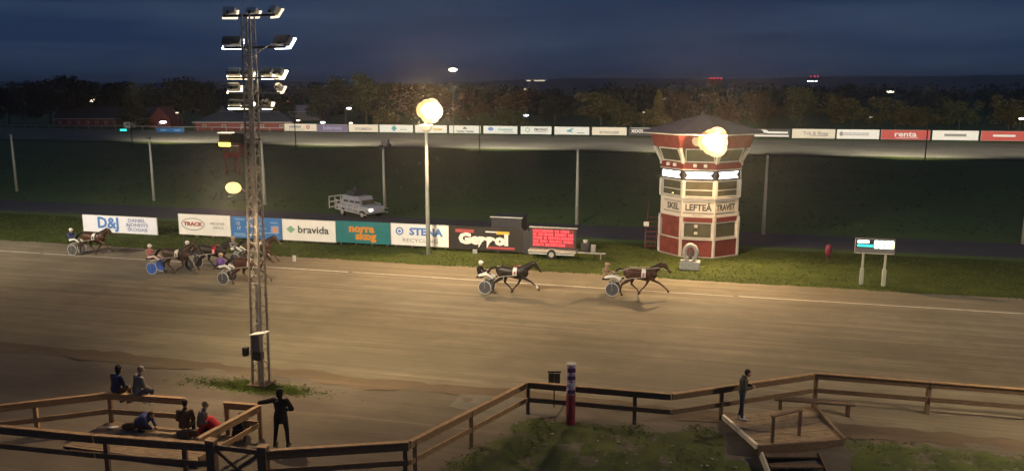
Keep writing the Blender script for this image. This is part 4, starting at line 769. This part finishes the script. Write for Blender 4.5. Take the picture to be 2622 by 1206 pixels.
for x, y in ((0, 0), (1.0, .5)): MB().box((x, y, .42), (.09, .09, .84)).build('post', 'wood_dark', t)
MB().beam((-.05, -.02, .86), (1.05, .52, .86), .11, .05).build('bar', 'wood_dark', t)
t = thing('bench', 'long low dark bench behind the plank ramp', 'bench', P(3.2, 28.35), -AL+.05)
MB().box((0, 0, .42), (2.6, .34, .06)).build('seat', 'wood_dark', t)
for x in (-1.1, 1.1): MB().box((x, 0, .195), (.1, .3, .39)).build('leg', 'wood_dark', t)
# finish post and little sign
t = thing('finish_post', 'round finish post, dark red below and white and purple above', 'post', (1.94, 25.75, 0))
MB().tube([(0, 0, -.1), (0, 0, 1.02)], .155, 20).build('red_sleeve', 'dark_red', t, smooth=False); MB().tube([(0, 0, 1.02), (0, 0, 2.02)], .15, 20).build('printed_sleeve', 'post_lilac', t); MB().tube([(0, 0, 2.02), (0, 0, 2.06)], .165, 20).build('cap', 'white_paint', t)
for z, h_, m_ in ((1.86, .14, 'post_purple'), (1.60, .12, 'post_purple'), (1.36, .10, 'ink_white'), (1.12, .14, 'post_purple')):
    q = MB()
    for k in range(5): aa = -math.pi/2+(k-2)*.38; q.box((math.cos(aa)*.152, math.sin(aa)*.152, z+.02*(k % 2)), (.05, .05, h_))
    q.build('printed_mark', m_, t)
t = thing('small_sign', 'small thin framed sign on a stake left of the finish post', 'sign', (1.46, 27.1, 0)); MB().box((0, 0, .6), (.05, .05, 1.2)).build('stake', 'wood_dark', t); MB().box((0, 0, 1.28), (.46, .04, .05)).build('frame', 'dark_steel', t); MB().box((0, .0, 1.05), (.40, .02, .36)).build('panel', 'cloth_olive', t)
# ------------------------------------------------------------------ people
def V3(p): return Vector(p)
def person_joints(kind):
    """x forward, y left, z up; the person's size is about 1.75 m"""
    if kind == 'stand': J = dict(pel=(0, 0, .95), wa=(0, 0, 1.10), ch=(.01, 0, 1.32), nk=(.01, 0, 1.47), hd=(.05, 0, 1.62), sL=(0, .19, 1.40), sR=(0, -.19, 1.40), eL=(.0, .25, 1.12), eR=(0, -.25, 1.12), wL=(.1, .24, .88), wR=(.1, -.24, .88), hL=(0, .1, .92), hR=(0, -.1, .92), kL=(.04, .12, .5), kR=(.02, -.12, .5), aL=(0, .12, .08), aR=(-.02, -.12, .08))
    if kind == 'ramp': J = dict(pel=(0, 0, .95), wa=(.01, 0, 1.10), ch=(.03, 0, 1.32), nk=(.08, 0, 1.47), hd=(.16, 0, 1.60), sL=(.03, .19, 1.40), sR=(.03, -.19, 1.40), eL=(.04, .25, 1.12), eR=(.05, -.25, 1.12), wL=(.30, .12, 1.14), wR=(.30, -.10, 1.14), hL=(0, .1, .92), hR=(0, -.1, .92), kL=(.02, .11, .5), kR=(.0, -.11, .5), aL=(-.05, .11, .08), aR=(.02, -.11, .08))
    if kind == 'lean': J = dict(pel=(0, 0, .95), wa=(0, -.01, 1.10), ch=(.02, 0, 1.32), nk=(.02, 0, 1.47), hd=(.04, 0, 1.62), sL=(.02, .2, 1.40), sR=(.0, -.2, 1.40), eL=(.10, .46, 1.30), eR=(.02, -.34, 1.16), wL=(.12, .70, 1.24), wR=(.16, -.20, 1.08), hL=(0, .11, .92), hR=(0, -.11, .92), kL=(.02, .17, .5), kR=(.02, -.16, .5), aL=(0, .22, .08), aR=(0, -.18, .08))
    if kind == 'sit': J = dict(pel=(0, 0, .10), wa=(.02, 0, .25), ch=(.08, 0, .46), nk=(.13, 0, .61), hd=(.19, 0, .76), sL=(.08, .19, .53), sR=(.08, -.19, .53), eL=(.12, .24, .26), eR=(.12, -.24, .26), wL=(.32, .16, .14), wR=(.32, -.16, .14), hL=(.02, .1, .08), hR=(.02, -.1, .08), kL=(.42, .14, .04), kR=(.42, -.14, .04), aL=(.30, .14, -.38), aR=(.34, -.14, -.38))
    if kind == 'crouch': J = dict(pel=(-.15, 0, .30), wa=(-.06, 0, .40), ch=(.12, 0, .52), nk=(.24, 0, .56), hd=(.36, 0, .58), sL=(.16, .16, .54), sR=(.16, -.16, .54), eL=(.25, .2, .34), eR=(.25, -.2, .34), wL=(.38, .12, .16), wR=(.38, -.12, .16), hL=(-.15, .1, .28), hR=(-.15, -.1, .28), kL=(.15, .14, .36), kR=(.15, -.14, .36), aL=(-.05, .13, .07), aR=(-.05, -.13, .07))
    if kind == 'drive': J = dict(pel=(0, 0, .10), wa=(-.04, 0, .24), ch=(-.06, 0, .44), nk=(-.02, 0, .58), hd=(.06, 0, .72), sL=(-.05, .19, .51), sR=(-.05, -.19, .51), eL=(.12, .25, .30), eR=(.12, -.25, .30), wL=(.38, .12, .36), wR=(.38, -.12, .36), hL=(.02, .1, .09), hR=(.02, -.1, .09), kL=(.45, .17, .18), kR=(.45, -.17, .18), aL=(.82, .2, -.02), aR=(.82, -.2, -.02))
    return {k: V3(v) for k, v in J.items()}
def torso(mb, J, g=0.0, to_neck=False):
    up = [(J['pel']-V3((0, 0, .04)), .15+g, .105+g), (J['pel']+V3((0, 0, .05)), .155+g, .115+g), (J['wa'], .135+g, .10+g), (J['ch']-(J['ch']-J['wa'])*.3, .155+g, .115+g), (J['ch'], .165+g, .12+g), (J['nk']-(J['nk']-J['ch'])*.45, .13+g, .095+g)]
    mb.tube([u[0] for u in up], [(u[1], u[2]) for u in up], 14); 
    for sd in 'LR': mb.seg(J['s'+sd]+(J['ch']-J['s'+sd])*.35, J['s'+sd], .062+g*.6, .058+g*.6)
def arm(mb, J, sd, g=0.0, to=1.0):
    mb.seg(J['s'+sd], J['e'+sd], .054+g, .042+g); e = J['e'+sd]; w_ = e+(J['w'+sd]-e)*to; mb.seg(e, w_, .041+g, .029+g)
def leg(mb, J, sd, g=0.0, to=1.0):
    mb.seg(J['h'+sd], J['k'+sd], .088+g, .056+g); k = J['k'+sd]; a = k+(J['a'+sd]-k)*to; mb.seg(k, a, .055+g, .038+g)
def foot(mb, J, sd, g=0.0, d=None):
    a = J['a'+sd]; f = (d or V3((1, 0, 0))); mb.seg(a+V3((0, 0, -.035))-f*.04, a+f*.15+V3((0, 0, -.045)), .036+g, .030+g)
def hand(mb, J, sd):
    w_, e = J['w'+sd], J['e'+sd]; d = (w_-e).normalized(); sg = 1 if sd == 'L' else -1
    dn = V3((0, 0, -1)); sidev = d.cross(dn).normalized() if abs(d.z) < .9 else V3((1, 0, 0)); palm = d.cross(sidev).normalized()
    if palm.z > 0: palm = -palm
    mb.tube([w_, w_+d*.04, w_+d*.085], [(.024, .02), (.036, .016), (.038, .015)], 8)
    for i, (L_, off) in enumerate(((.062, .027), (.072, .009), (.068, -.009), (.052, -.026))):
        b = w_+d*.08+sidev*off; k1 = b+(d*.75+palm*.5).normalized()*L_*.5; k2 = k1+(d*.2+palm).normalized()*L_*.5; mb.tube([b-d*.015, b, k1, k2], [.009, .009, .0085, .007], 6)
    b = w_+d*.03+sidev*.032*(-sg); k1 = b+(d*.6-sidev*.6*sg+palm*.3).normalized()*.035; k2 = k1+(d*.8+palm*.5).normalized()*.028; mb.tube([b-d*.01, b, k1, k2], [.011, .011, .010, .008], 6)
def head_(mb, J):
    h = J['hd']; n = J['nk']; mb.seg(n-(h-n)*.3, h-(h-n)*.25, .054, .052)
    mb.ball(h+V3((-.012, 0, .025)), (.095, .076, .105), 14, 10); mb.ball(h+V3((.022, 0, -.045)), (.068, .056, .07), 12, 8)
    mb.seg(h+V3((.088, 0, .01)), h+V3((.106, 0, -.022)), .010, .015, 6)                          # nose
    mb.seg(h+V3((.078, .022, -.066)), h+V3((.078, -.022, -.066)), .010, .010, 6)                 # mouth
    for y in (-.078, .078): mb.ball(h+V3((-.005, y, 0)), (.018, .010, .03), 8, 6)
BODY, CLOTH = {}, {}
def make_pose(kind, voxel=.0115):
    J = person_joints(kind); b = MB(); torso(b, J, -.008)
    fd = V3((1, 0, 0)) if kind != 'drive' else V3((.6, 0, .7))
    for sd in 'LR': arm(b, J, sd); leg(b, J, sd); foot(b, J, sd, 0, fd); hand(b, J, sd)
    head_(b, J); BODY[kind] = remesh(b, 'person_body', voxel, 2, .4)
    g_ = {'lean': .036, 'sit': .032, 'ramp': .02, 'crouch': .028}.get(kind, .016)
    c = MB(); torso(c, J, g_)
    if kind == 'lean': c.tube([J['pel']+V3((0, 0, .1)), J['pel']-V3((0, 0, .08)), J['pel']-V3((0, 0, .22))], [(.19, .15), (.20, .155), (.195, .15)], 14)
    for sd in 'LR': arm(c, J, sd, g_*.9, .94)
    c.seg(J['nk']-(J['nk']-J['ch'])*.4, J['nk'], .075, .064); j = remesh(c, 'jacket', .02, 3)
    lg = MB(); p = J['pel']; lg.tube([p-V3((0, 0, .06)), p, p+(J['wa']-p)*.6], [(.155, .115), (.165, .125), (.15, .115)], 12)
    for sd in 'LR': leg(lg, J, sd, .013, .95)
    tr = remesh(lg, 'trousers', .02, 3)
    s_ = []
    for sd in 'LR': sh = MB(); foot(sh, J, sd, .012, fd); sh.seg(J['a'+sd]+V3((0, 0, .03)), J['a'+sd]-V3((0, 0, .02)), .046, .048); s_.append(remesh(sh, 'shoe', .014, 2))
    h = J['hd']; hr = MB(); hr.ball(h+V3((-.025, 0, .045)), (.104, .087, .098), 14, 10); hr.ball(h+V3((-.05, 0, -.01)), (.07, .08, .075), 12, 8); hr = remesh(hr, 'hair', .013, 2)
    hm = MB(); hm.ball(h+V3((-.015, 0, .05)), (.135, .11, .12), 16, 10); hm.ball(h+V3((.075, 0, .055)), (.10, .08, .02), 12, 6); hm = remesh(hm, 'helmet', .013, 1)
    hd = MB(); hd.ball(h+V3((-.03, 0, .03)), (.118, .10, .122), 14, 10); hd.ball(h+V3((-.05, 0, -.07)), (.09, .1, .08), 12, 8); hd = remesh(hd, 'hood', .015, 2)
    CLOTH[kind] = dict(jacket=j, trousers=tr, shoes=s_, hair=hr, helmet=hm, hood=hd, J=J)
for kd in ('stand', 'ramp', 'lean', 'sit', 'crouch', 'drive'): make_pose(kd)
def person(kind, label, loc, rz, jacket, trousers, shoes='shoe_dark', head='hair', headm='hair', scale=1.0, group=None):
    t = inst(BODY[kind], 'person', None, loc, (0, 0, rz), (scale,)*3, 'skin'); tag(t, label, 'person', group); C = CLOTH[kind]
    for nm, m_ in (('jacket', jacket), ('trousers', trousers), (head, headm)): inst(C[nm], nm, t, material=m_)
    for q in C['shoes']: inst(q, 'shoe', t, material=shoes)
    for y in (-.032, .032): MB().ball(C['J']['hd']+V3((.078, y, .005)), (.012, .012, .009), 8, 6).build('eye', 'ink_dark', t)
    if kind == 'sit': pass
    return t
N = math.pi/2-AL
person('ramp', 'man in a grey green jacket and dark jeans standing on the plank ramp', (7.58, 25.75, .135), R(-12), 'cloth_olive', 'cloth_denim', 'shoe_white')
person('lean', 'man in black seen from behind leaning an arm on the short lit rail', (-7.12, 23.95, 0), N+R(6), 'cloth_black', 'cloth_black', 'shoe_dark', 'hood', 'cloth_black', 1.07)
person('sit', 'man in a navy jacket and dark cap sitting at the rail corner', (*P(-18.85, 21.28)[:2], 1.20), N+R(-10), 'cloth_navy', 'cloth_brown', 'shoe_dark', 'hood', 'cloth_black')
person('sit', 'grey haired man in a dark coat sitting on the rail with white shoes', (*P(-18.12, 21.38)[:2], 1.20), N+R(-25), 'cloth_grey', 'cloth_denim', 'shoe_white', 'hair', 'cloth_grey')
person('crouch', 'child in a blue jacket bending down on the low deck', (*P(-17.7, 21.0)[:2], .14), R(-10), 'cloth_blue', 'cloth_denim', 'shoe_dark', 'hair', 'hair', .95)
person('sit', 'dark clothed person sitting low left of the blond woman', (*P(-16.1, 20.95)[:2], .42), N+R(20), 'cloth_brown', 'cloth_black')
person('sit', 'blond woman in a grey scarf sitting low in the rail gap', (*P(-15.62, 21.1)[:2], .46), R(10), 'cloth_grey', 'cloth_black', 'shoe_dark', 'hair', 'cloth_pattern', .95)
person('crouch', 'person in a bright red jacket crouching in the rail gap', (*P(-15.25, 21.2)[:2], .0), R(170), 'cloth_red', 'cloth_black', scale=1.2)
person('crouch', 'person in dark green crouching behind the yellow handrail', (*P(-14.45, 21.4)[:2], 0), R(100), 'cloth_black', 'cloth_black', 'shoe_dark', 'hair', 'hair', 1.1)
mb = MB(); mb.ball((0, 0, .10), (.26, .18, .12), 12, 8); mb.seg((.15, .05, .1), (.42, -.02, .05), .06, .04); bag = remesh(mb, 'backpack', .02, 2); t = inst(bag, 'backpack', None, (*P(-18.2, 21.0)[:2], .14), material='cloth_brown'); tag(t, 'crumpled dark bag lying on the low deck by the child', 'bag')
mb = MB(); mb.ball((0, 0, .035), (.20, .09, .035), 12, 6); t = mb.build('paper_bag', 'shoe_white', None, (*P(-18.78, 20.9)[:2], .14), R(20), True); tag(t, 'small white paper bag on the low deck', 'bag')
# low seats under the sitting people
for s_, v_, h_, lb in ((-16.1, 20.95, .34, 'rough box seat under the dark clothed person'), (-15.62, 21.1, .38, 'rough box seat under the blond woman')):
    t = thing('box_seat', lb, 'seat', P(s_, v_), -AL); MB().cbox((0, 0, h_/2), (.4, .34, h_), .02).build('box', 'wood_dark', t)
# ------------------------------------------------------------------ horses and sulkies
def horse_mesh(pose):
    b = MB()
    sp_ = [((-.93, 0, 1.30), .10, .12), ((-.86, 0, 1.30), .19, .22), ((-.68, 0, 1.28), .255, .275), ((-.45, 0, 1.25), .27, .28), ((-.15, 0, 1.20), .275, .285), ((.15, 0, 1.17), .27, .31), ((.40, 0, 1.20), .245, .34), ((.60, 0, 1.22), .205, .30), ((.76, 0, 1.24), .14, .20), ((.84, 0, 1.25), .06, .1)]
    b.tube([p[0] for p in sp_], [(p[1], p[2]) for p in sp_], 16)
    b.ball((.34, 0, 1.43), (.24, .09, .12), 12, 8)
    dh = {0: 0, 1: .05, 2: -.04}[pose]
    nk = [((.48, 0, 1.30), .16, .27), ((.66, 0, 1.44), .125, .22), ((.86, 0, 1.60+dh*.6), .095, .165), ((1.04, 0, 1.74+dh), .08, .125), ((1.14, 0, 1.80+dh), .07, .10)]
    b.tube([p[0] for p in nk], [(p[1], p[2]) for p in nk], 14)
    hd = [((1.07, 0, 1.83+dh), .06, .08), ((1.16, 0, 1.79+dh), .085, .125), ((1.26, 0, 1.69+dh), .083, .12), ((1.36, 0, 1.57+dh), .062, .085), ((1.46, 0, 1.45+dh), .05, .062), ((1.53, 0, 1.37+dh), .052, .06), ((1.56, 0, 1.34+dh), .035, .04)]
    b.tube([p[0] for p in hd], [(p[1], p[2]) for p in hd], 14)
    for y in (-.05, .05): b.tube([(1.09, y, 1.88+dh), (1.08, y*1.25, 1.95+dh), (1.10, y*1.3, 2.02+dh)], [(.028, .02), (.026, .018), (.006, .006)], 8)
    FE = [(.52, 1.12, .125), (.60, .98, .095), (1.00, .80, .055), (1.31, .56, .034), (1.36, .52, .042), (1.43, .42, .032)]   # reaching foreleg
    FB = [(.46, 1.10, .125), (.42, .93, .09), (.26, .58, .055), (.02, .30, .034), (-.03, .25, .042), (-.10, .13, .032)]      # foreleg leaving the ground
    HF = [(-.60, 1.15, .20), (-.42, .92, .13), (-.50, .60, .068), (-.22, .34, .038), (-.18, .29, .045), (-.08, .16, .035)]   # hind leg swinging under
    HB = [(-.68, 1.15, .20), (-.60, .88, .125), (-.98, .62, .065), (-1.06, .28, .038), (-1.05, .22, .045), (-.98, .10, .035)] # hind leg pushing off
    if pose == 1: FE = [(.52, 1.12, .125), (.62, .96, .095), (.92, .62, .055), (1.10, .30, .034), (1.12, .25, .042), (1.20, .12, .032)]; FB = [(.46, 1.10, .125), (.46, .93, .09), (.50, .56, .055), (.22, .42, .034), (.17, .40, .042), (.08, .32, .032)]
    near, far = -.15, .15
    sel = ((FE, near), (FB, far), (HF, far), (HB, near)) if pose != 1 else ((FE, far), (FB, near), (HF, near), (HB, far))
    hoofs = []
    for L_, y in sel:
        k = 1.15 if L_[0][0] < 0 else 1
        ys = [y*.75*k, y*.95*k]+[y*k*.95]*4
        b.tube([(p[0], yy, p[1]) for p, yy in zip(L_, ys)], [(p[2]*.78, p[2]) if i < 2 else p[2] for i, p in enumerate(L_)], 10)
        a, c = V3((L_[4][0], ys[4], L_[4][1])), V3((L_[5][0], ys[5], L_[5][1])); d = (c-a).normalized()
        b.tube([c-d*.05, c+d*.02, c+d*.085], [.036, .048, .056], 10); hoofs.append((c, d))
    return remesh(b, 'horse_body', .019, 3, .5), dh, hoofs
HM = {}
for ps in (0, 1, 2):
    me, dh, hf = horse_mesh(ps); D = {'body': me, 'dh': dh}
    mn = MB(); rnd = random.Random(ps)
    for i in range(26):
        f = i/25; x = .46+.62*f; z = 1.52+.34*f+dh*f; mn.tube([(x, 0, z-.03), (x-.03, -.05-rnd.random()*.03, z+.045), (x-.09, -.10-rnd.random()*.03, z-.05-rnd.random()*.05)], [.022, .026, .006], 5)
    D['mane'] = remesh(mn, 'mane', .016, 2)
    tl = MB()
    for i in range(7): y = (i-3)*.025; q = rnd.uniform(-.05, .05); tl.tube([(-.92, y*.3, 1.42), (-1.05, y*.6, 1.46), (-1.22, y, 1.36+q*.5), (-1.42, y*1.5, 1.10+q), (-1.52+q, y*2, .86+q)], [.03, .045, .05, .035, .008], 6)
    D['tail'] = remesh(tl, 'tail', .018, 2)
    D['hooves'] = []
    for (c, d) in hf: q = MB().tube([c-d*.01, c+d*.09], [.052, .061], 10).mesh('hoof'); q.materials.append(M['hoof']); D['hooves'].append(q)
    br = MB(); Z = lambda z: z+dh
    def hoop(c, ax, ra, rb, r_, n=18):
        ax = V3(ax).normalized(); u = V3((0, 1, 0)); w_ = ax.cross(u); br.tube([V3(c)+u*math.cos(a)*ra+w_*math.sin(a)*rb for a in [2*math.pi*i/n for i in range(n+1)]], r_, 5, False)
    hoop((1.37, 0, Z(1.56)), (.65, 0, -.75), .070, .095, .011); hoop((1.18, 0, Z(1.77)), (.3, 0, -.9), .095, .135, .011); br.tube([(1.17, -.09, Z(1.72)), (1.44, -.06, Z(1.49))], .010, 5); br.tube([(1.17, .09, Z(1.72)), (1.44, .06, Z(1.49))], .010, 5)
    D['bridle'] = br.mesh('bridle'); D['bridle'].materials.append(M['leather'])
    br = MB(); hoop((.28, 0, 1.18), (1, 0, 0), .29, .345, .022); hoop((.60, 0, 1.25), (.9, 0, .45), .235, .31, .014)
    for y in (-.27, .27): br.tube([(.28, y, 1.25), (-.3, y*1.06, 1.27), (-.80, y*.8, 1.22), (-.96, 0, 1.18)], .014, 5)
    D['harness'] = br.mesh('harness'); D['harness'].materials.append(M['leather'])
    rn = MB()
    for y in (-1, 1): rn.tube([(1.44, .06*y, Z(1.49)), (.9, .16*y, 1.62), (.3, .12*y, 1.52), (-.6, .2*y, 1.52), (-1.42, .14*y, 1.20)], .009, 4)
    D['reins'] = rn.mesh('reins'); D['reins'].materials.append(M['leather'])
    nc = MB(); 
    for y in (-1, 1):
        pts_ = [(.17, .045*y, 1.50), (.17, .20*y, 1.44), (.165, .29*y, 1.30), (.16, .30*y, 1.12)]; prev = None
        for p in pts_:
            if prev: nc.add([(prev[0]-.11, prev[1], prev[2]), (prev[0]+.11, prev[1], prev[2]), (p[0]+.11, p[1], p[2]), (p[0]-.11, p[1], p[2])]+[(prev[0]-.11, prev[1]+.012*y, prev[2]+.01), (prev[0]+.11, prev[1]+.012*y, prev[2]+.01), (p[0]+.11, p[1]+.012*y, p[2]+.01), (p[0]-.11, p[1]+.012*y, p[2]+.01)], [(0, 1, 2, 3), (7, 6, 5, 4), (0, 3, 7, 4), (1, 5, 6, 2), (2, 6, 7, 3), (0, 4, 5, 1)])
            prev = p
    D['cloth'] = nc.mesh('number_cloth'); D['cloth'].materials.append(M['cloth_white']); HM[ps] = D
# sulky
def wheel_meshes():
    ty = MB(); ty.tube([(math.cos(a)*.345, 0, math.sin(a)*.345) for a in [2*math.pi*i/28 for i in range(29)]], .022, 8, False); a = ty.mesh('tyre', True); a.materials.append(M['tyre'])
    ds = MB(); ds.tube([(0, -.03, 0), (0, -.012, 0), (0, .012, 0), (0, .03, 0)], [.05, .325, .325, .05], 28); b = ds.mesh('disc_cover', False); b.materials.append(M['wheel_grey'])
    hb = MB(); hb.tube([(0, -.05, 0), (0, .05, 0)], .03, 10); c = hb.mesh('hub'); c.materials.append(M['dull_steel']); return a, b, c
TY, DS, HB = wheel_meshes()
fr = MB(); AX = -1.45
for y in (-1, 1):
    fr.tube([(AX-.1, .36*y, .62), (-1.1, .40*y, .86), (-.5, .38*y, 1.02), (.15, .34*y, 1.10), (.3, .31*y, 1.12)], .018, 6); fr.tube([(AX, .47*y, .36), (AX-.02, .46*y, .74), (AX-.05, .36*y, .80)], .016, 6)
    fr.tube([(AX, .37*y, .36), (AX, .36*y, .78)], .014, 6); fr.tube([(AX-.05, .36*y, .80), (-1.1, .40*y, .86)], .015, 6); fr.tube([(-1.10, .40*y, .86), (-1.06, .22*y, .78)], .014, 6)
fr.tube([(AX-.05, -.47, .78), (AX-.15, 0, .83), (AX-.05, .47, .78)], .018, 6); fr.tube([(AX-.14, 0, .82), (-1.85, 0, .80)], .018, 6)
FR = fr.mesh('frame', True); FR.materials.append(M['dull_steel'])
SE = MB().cbox((-1.86, 0, .835), (.36, .36, .06), .025).mesh('seat', True); SE.materials.append(M['cloth_black'])
FT = MB(); 
for y in (-1, 1): FT.tube([(-1.02, .18*y, .74), (-1.0, .26*y, .74)], .02, 6)
FT = FT.mesh('footrest'); FT.materials.append(M['dull_steel'])
def rig(s, v, pose, coat, number, clothm, numm, jacket, trousers, helmet, discm, lab_h, lab_s, lab_p, boots=False, deco=None, dz=0):
    """s, v: ground point of the near wheel"""
    o = P(s-AX, v+.42); rz = -AL+R(random.uniform(-1.2, 1.2))
    D = HM[pose]; h = inst(D['body'], 'horse', None, o, (0, 0, rz), material=coat); tag(h, lab_h, 'horse', 'trotting horses in the race')
    inst(D['mane'], 'mane', h, material='mane_black'); inst(D['tail'], 'tail', h, material='mane_black'); [inst(q, 'hoof', h) for q in D['hooves']]; inst(D['bridle'], 'bridle', h, material='cloth_white' if deco == 'white' else None)
    inst(D['harness'], 'harness', h); inst(D['reins'], 'reins', h, material='cloth_white' if deco == 'tan' else None); nc = inst(D['cloth'], 'number_cloth', h, material=clothm)
    lettering(number, .26, numm, nc, (.165, -.318, 1.22), bold=.012)
    for y in (-.075, .075): MB().ball((1.235, y, 1.755+D['dh']), .014, 8, 6).build('eye', 'ink_dark', h)
    if deco: 
        MB().ball((.40, 0, 1.56), (.16, .06, .06)).build('head_plume', 'cloth_pattern', h); MB().seg((.18, -.05, 1.53), (.18, .05, 1.53), .06).build('saddle_pad', 'cloth_pattern' if deco == 'tan' else 'cloth_red', h)
    if deco == 'blaze' or deco == 'white': MB().tube([(1.24, 0, 1.82+D['dh']), (1.36, 0, 1.655+D['dh']), (1.47, 0, 1.52+D['dh'])], [(.02, .01), (.026, .012), (.02, .01)], 6).build('blaze', 'cloth_white', h)
    if boots: MB().tube([(1.30, -.14, .60), (1.40, -.14, .46)], [.044, .05], 8).build('leg_boot', 'cloth_white', h)
    k = thing('sulky', lab_s, 'sulky', o, rz, 'two wheeled racing sulkies'); inst(FR, 'frame', k); inst(SE, 'seat', k); inst(FT, 'footrest', k)
    for y in (-.42, .42):
        wo = inst(TY, 'wheel', k, (AX, y, .367)); inst(DS, 'disc_cover', wo, material=discm); inst(HB, 'hub', wo)
    mx = Matrix.Rotation(rz, 3, 'Z'); pp = o+mx @ V3((-1.84, 0, .86))
    p = person('drive', lab_p, pp, rz, jacket, trousers, 'shoe_dark', 'helmet', helmet, 1.0, 'drivers on the sulkies'); return h, k, p
rig(-5.63, 42.30, 0, 'coat_brown', '5', 'cloth_white', 'ink_red', 'cloth_pattern', 'cloth_white', 'cloth_pattern', 'wheel_grey', 'leading brown trotter with a white number cloth', 'sulky behind the leading brown horse', 'driver in a tan and black jacket behind the leading brown horse', deco='tan')
rig(-12.26, 41.0, 2, 'coat_black', '4', 'cloth_white', 'ink_red', 'cloth_black', 'cloth_white', 'cloth_white', 'wheel_grey', 'black trotter in second place with a red and white cloth', 'sulky behind the black horse in second place', 'driver in black with a white helmet behind the second horse', True, 'blaze')
rig(-27.02, 39.30, 0, 'coat_brown', '6', 'cloth_pink', 'ink_red', 'cloth_purple', 'cloth_white', 'cloth_pattern', 'wheel_grey', 'red brown trotter nearest the camera in the bunch, passing the mast', 'sulky with the purple driver in the bunch', 'driver in a purple jacket nearest the camera in the bunch')
rig(-32.62, 40.55, 1, 'coat_dark_brown', '2', 'board_cream', 'ink_dark', 'cloth_rose', 'cloth_pink', 'cloth_white', 'wheel_blue', 'dark brown trotter whose sulky has blue wheels', 'sulky with bright blue disc wheels', 'driver in rose and dark red over the blue wheels')
rig(-31.11, 42.0, 2, 'coat_black', '3', 'cloth_red', 'ink_white', 'cloth_navy', 'cloth_navy', 'cloth_white', 'wheel_grey', 'black trotter with a red cloth numbered three and a white bridle', 'dark wheeled sulky partly hidden behind the blue wheeled rig', 'driver in navy with white braces in the middle of the bunch', deco='white')
rig(-29.35, 44.05, 0, 'coat_brown', '1', 'cloth_white', 'ink_dark', 'cloth_grey', 'cloth_white', 'cloth_pattern', 'wheel_grey', 'brown trotter on the inside right behind the lattice mast', 'sulky on the inside behind the lattice mast', 'driver with white trousers on the inside of the bunch', deco='blaze')
rig(-41.33, 43.9, 2, 'coat_brown', '8', 'cloth_white', 'ink_dark', 'cloth_blue', 'cloth_white', 'cloth_white', 'wheel_grey', 'brown trotter trailing last before the D&J board', 'sulky of the last horse at the far left', 'driver in blue of the last horse')

# ------------------------------------------------------------------ haze volume added for the glow around the lamps
hz = MB().box((0, 0, 0), (8600, 6700, 64)).mesh('glow_haze'); hm_ = bpy.data.materials.new('glow_haze'); hm_.use_nodes = True; hn = hm_.node_tree; hn.nodes.clear()
ho = hn.nodes.new('ShaderNodeOutputMaterial'); hv = hn.nodes.new('ShaderNodeVolumePrincipled'); hv.inputs['Color'].default_value = (.85, .85, .88, 1); hv.inputs['Density'].default_value = .00035; hv.inputs['Anisotropy'].default_value = .86
hn.links.new(hv.outputs[0], ho.inputs['Volume']); hz.materials.append(hm_); o = link(bpy.data.objects.new('glow_haze', hz)); o.location = (0, 2900, 29.5); tag(o, kind='stuff')
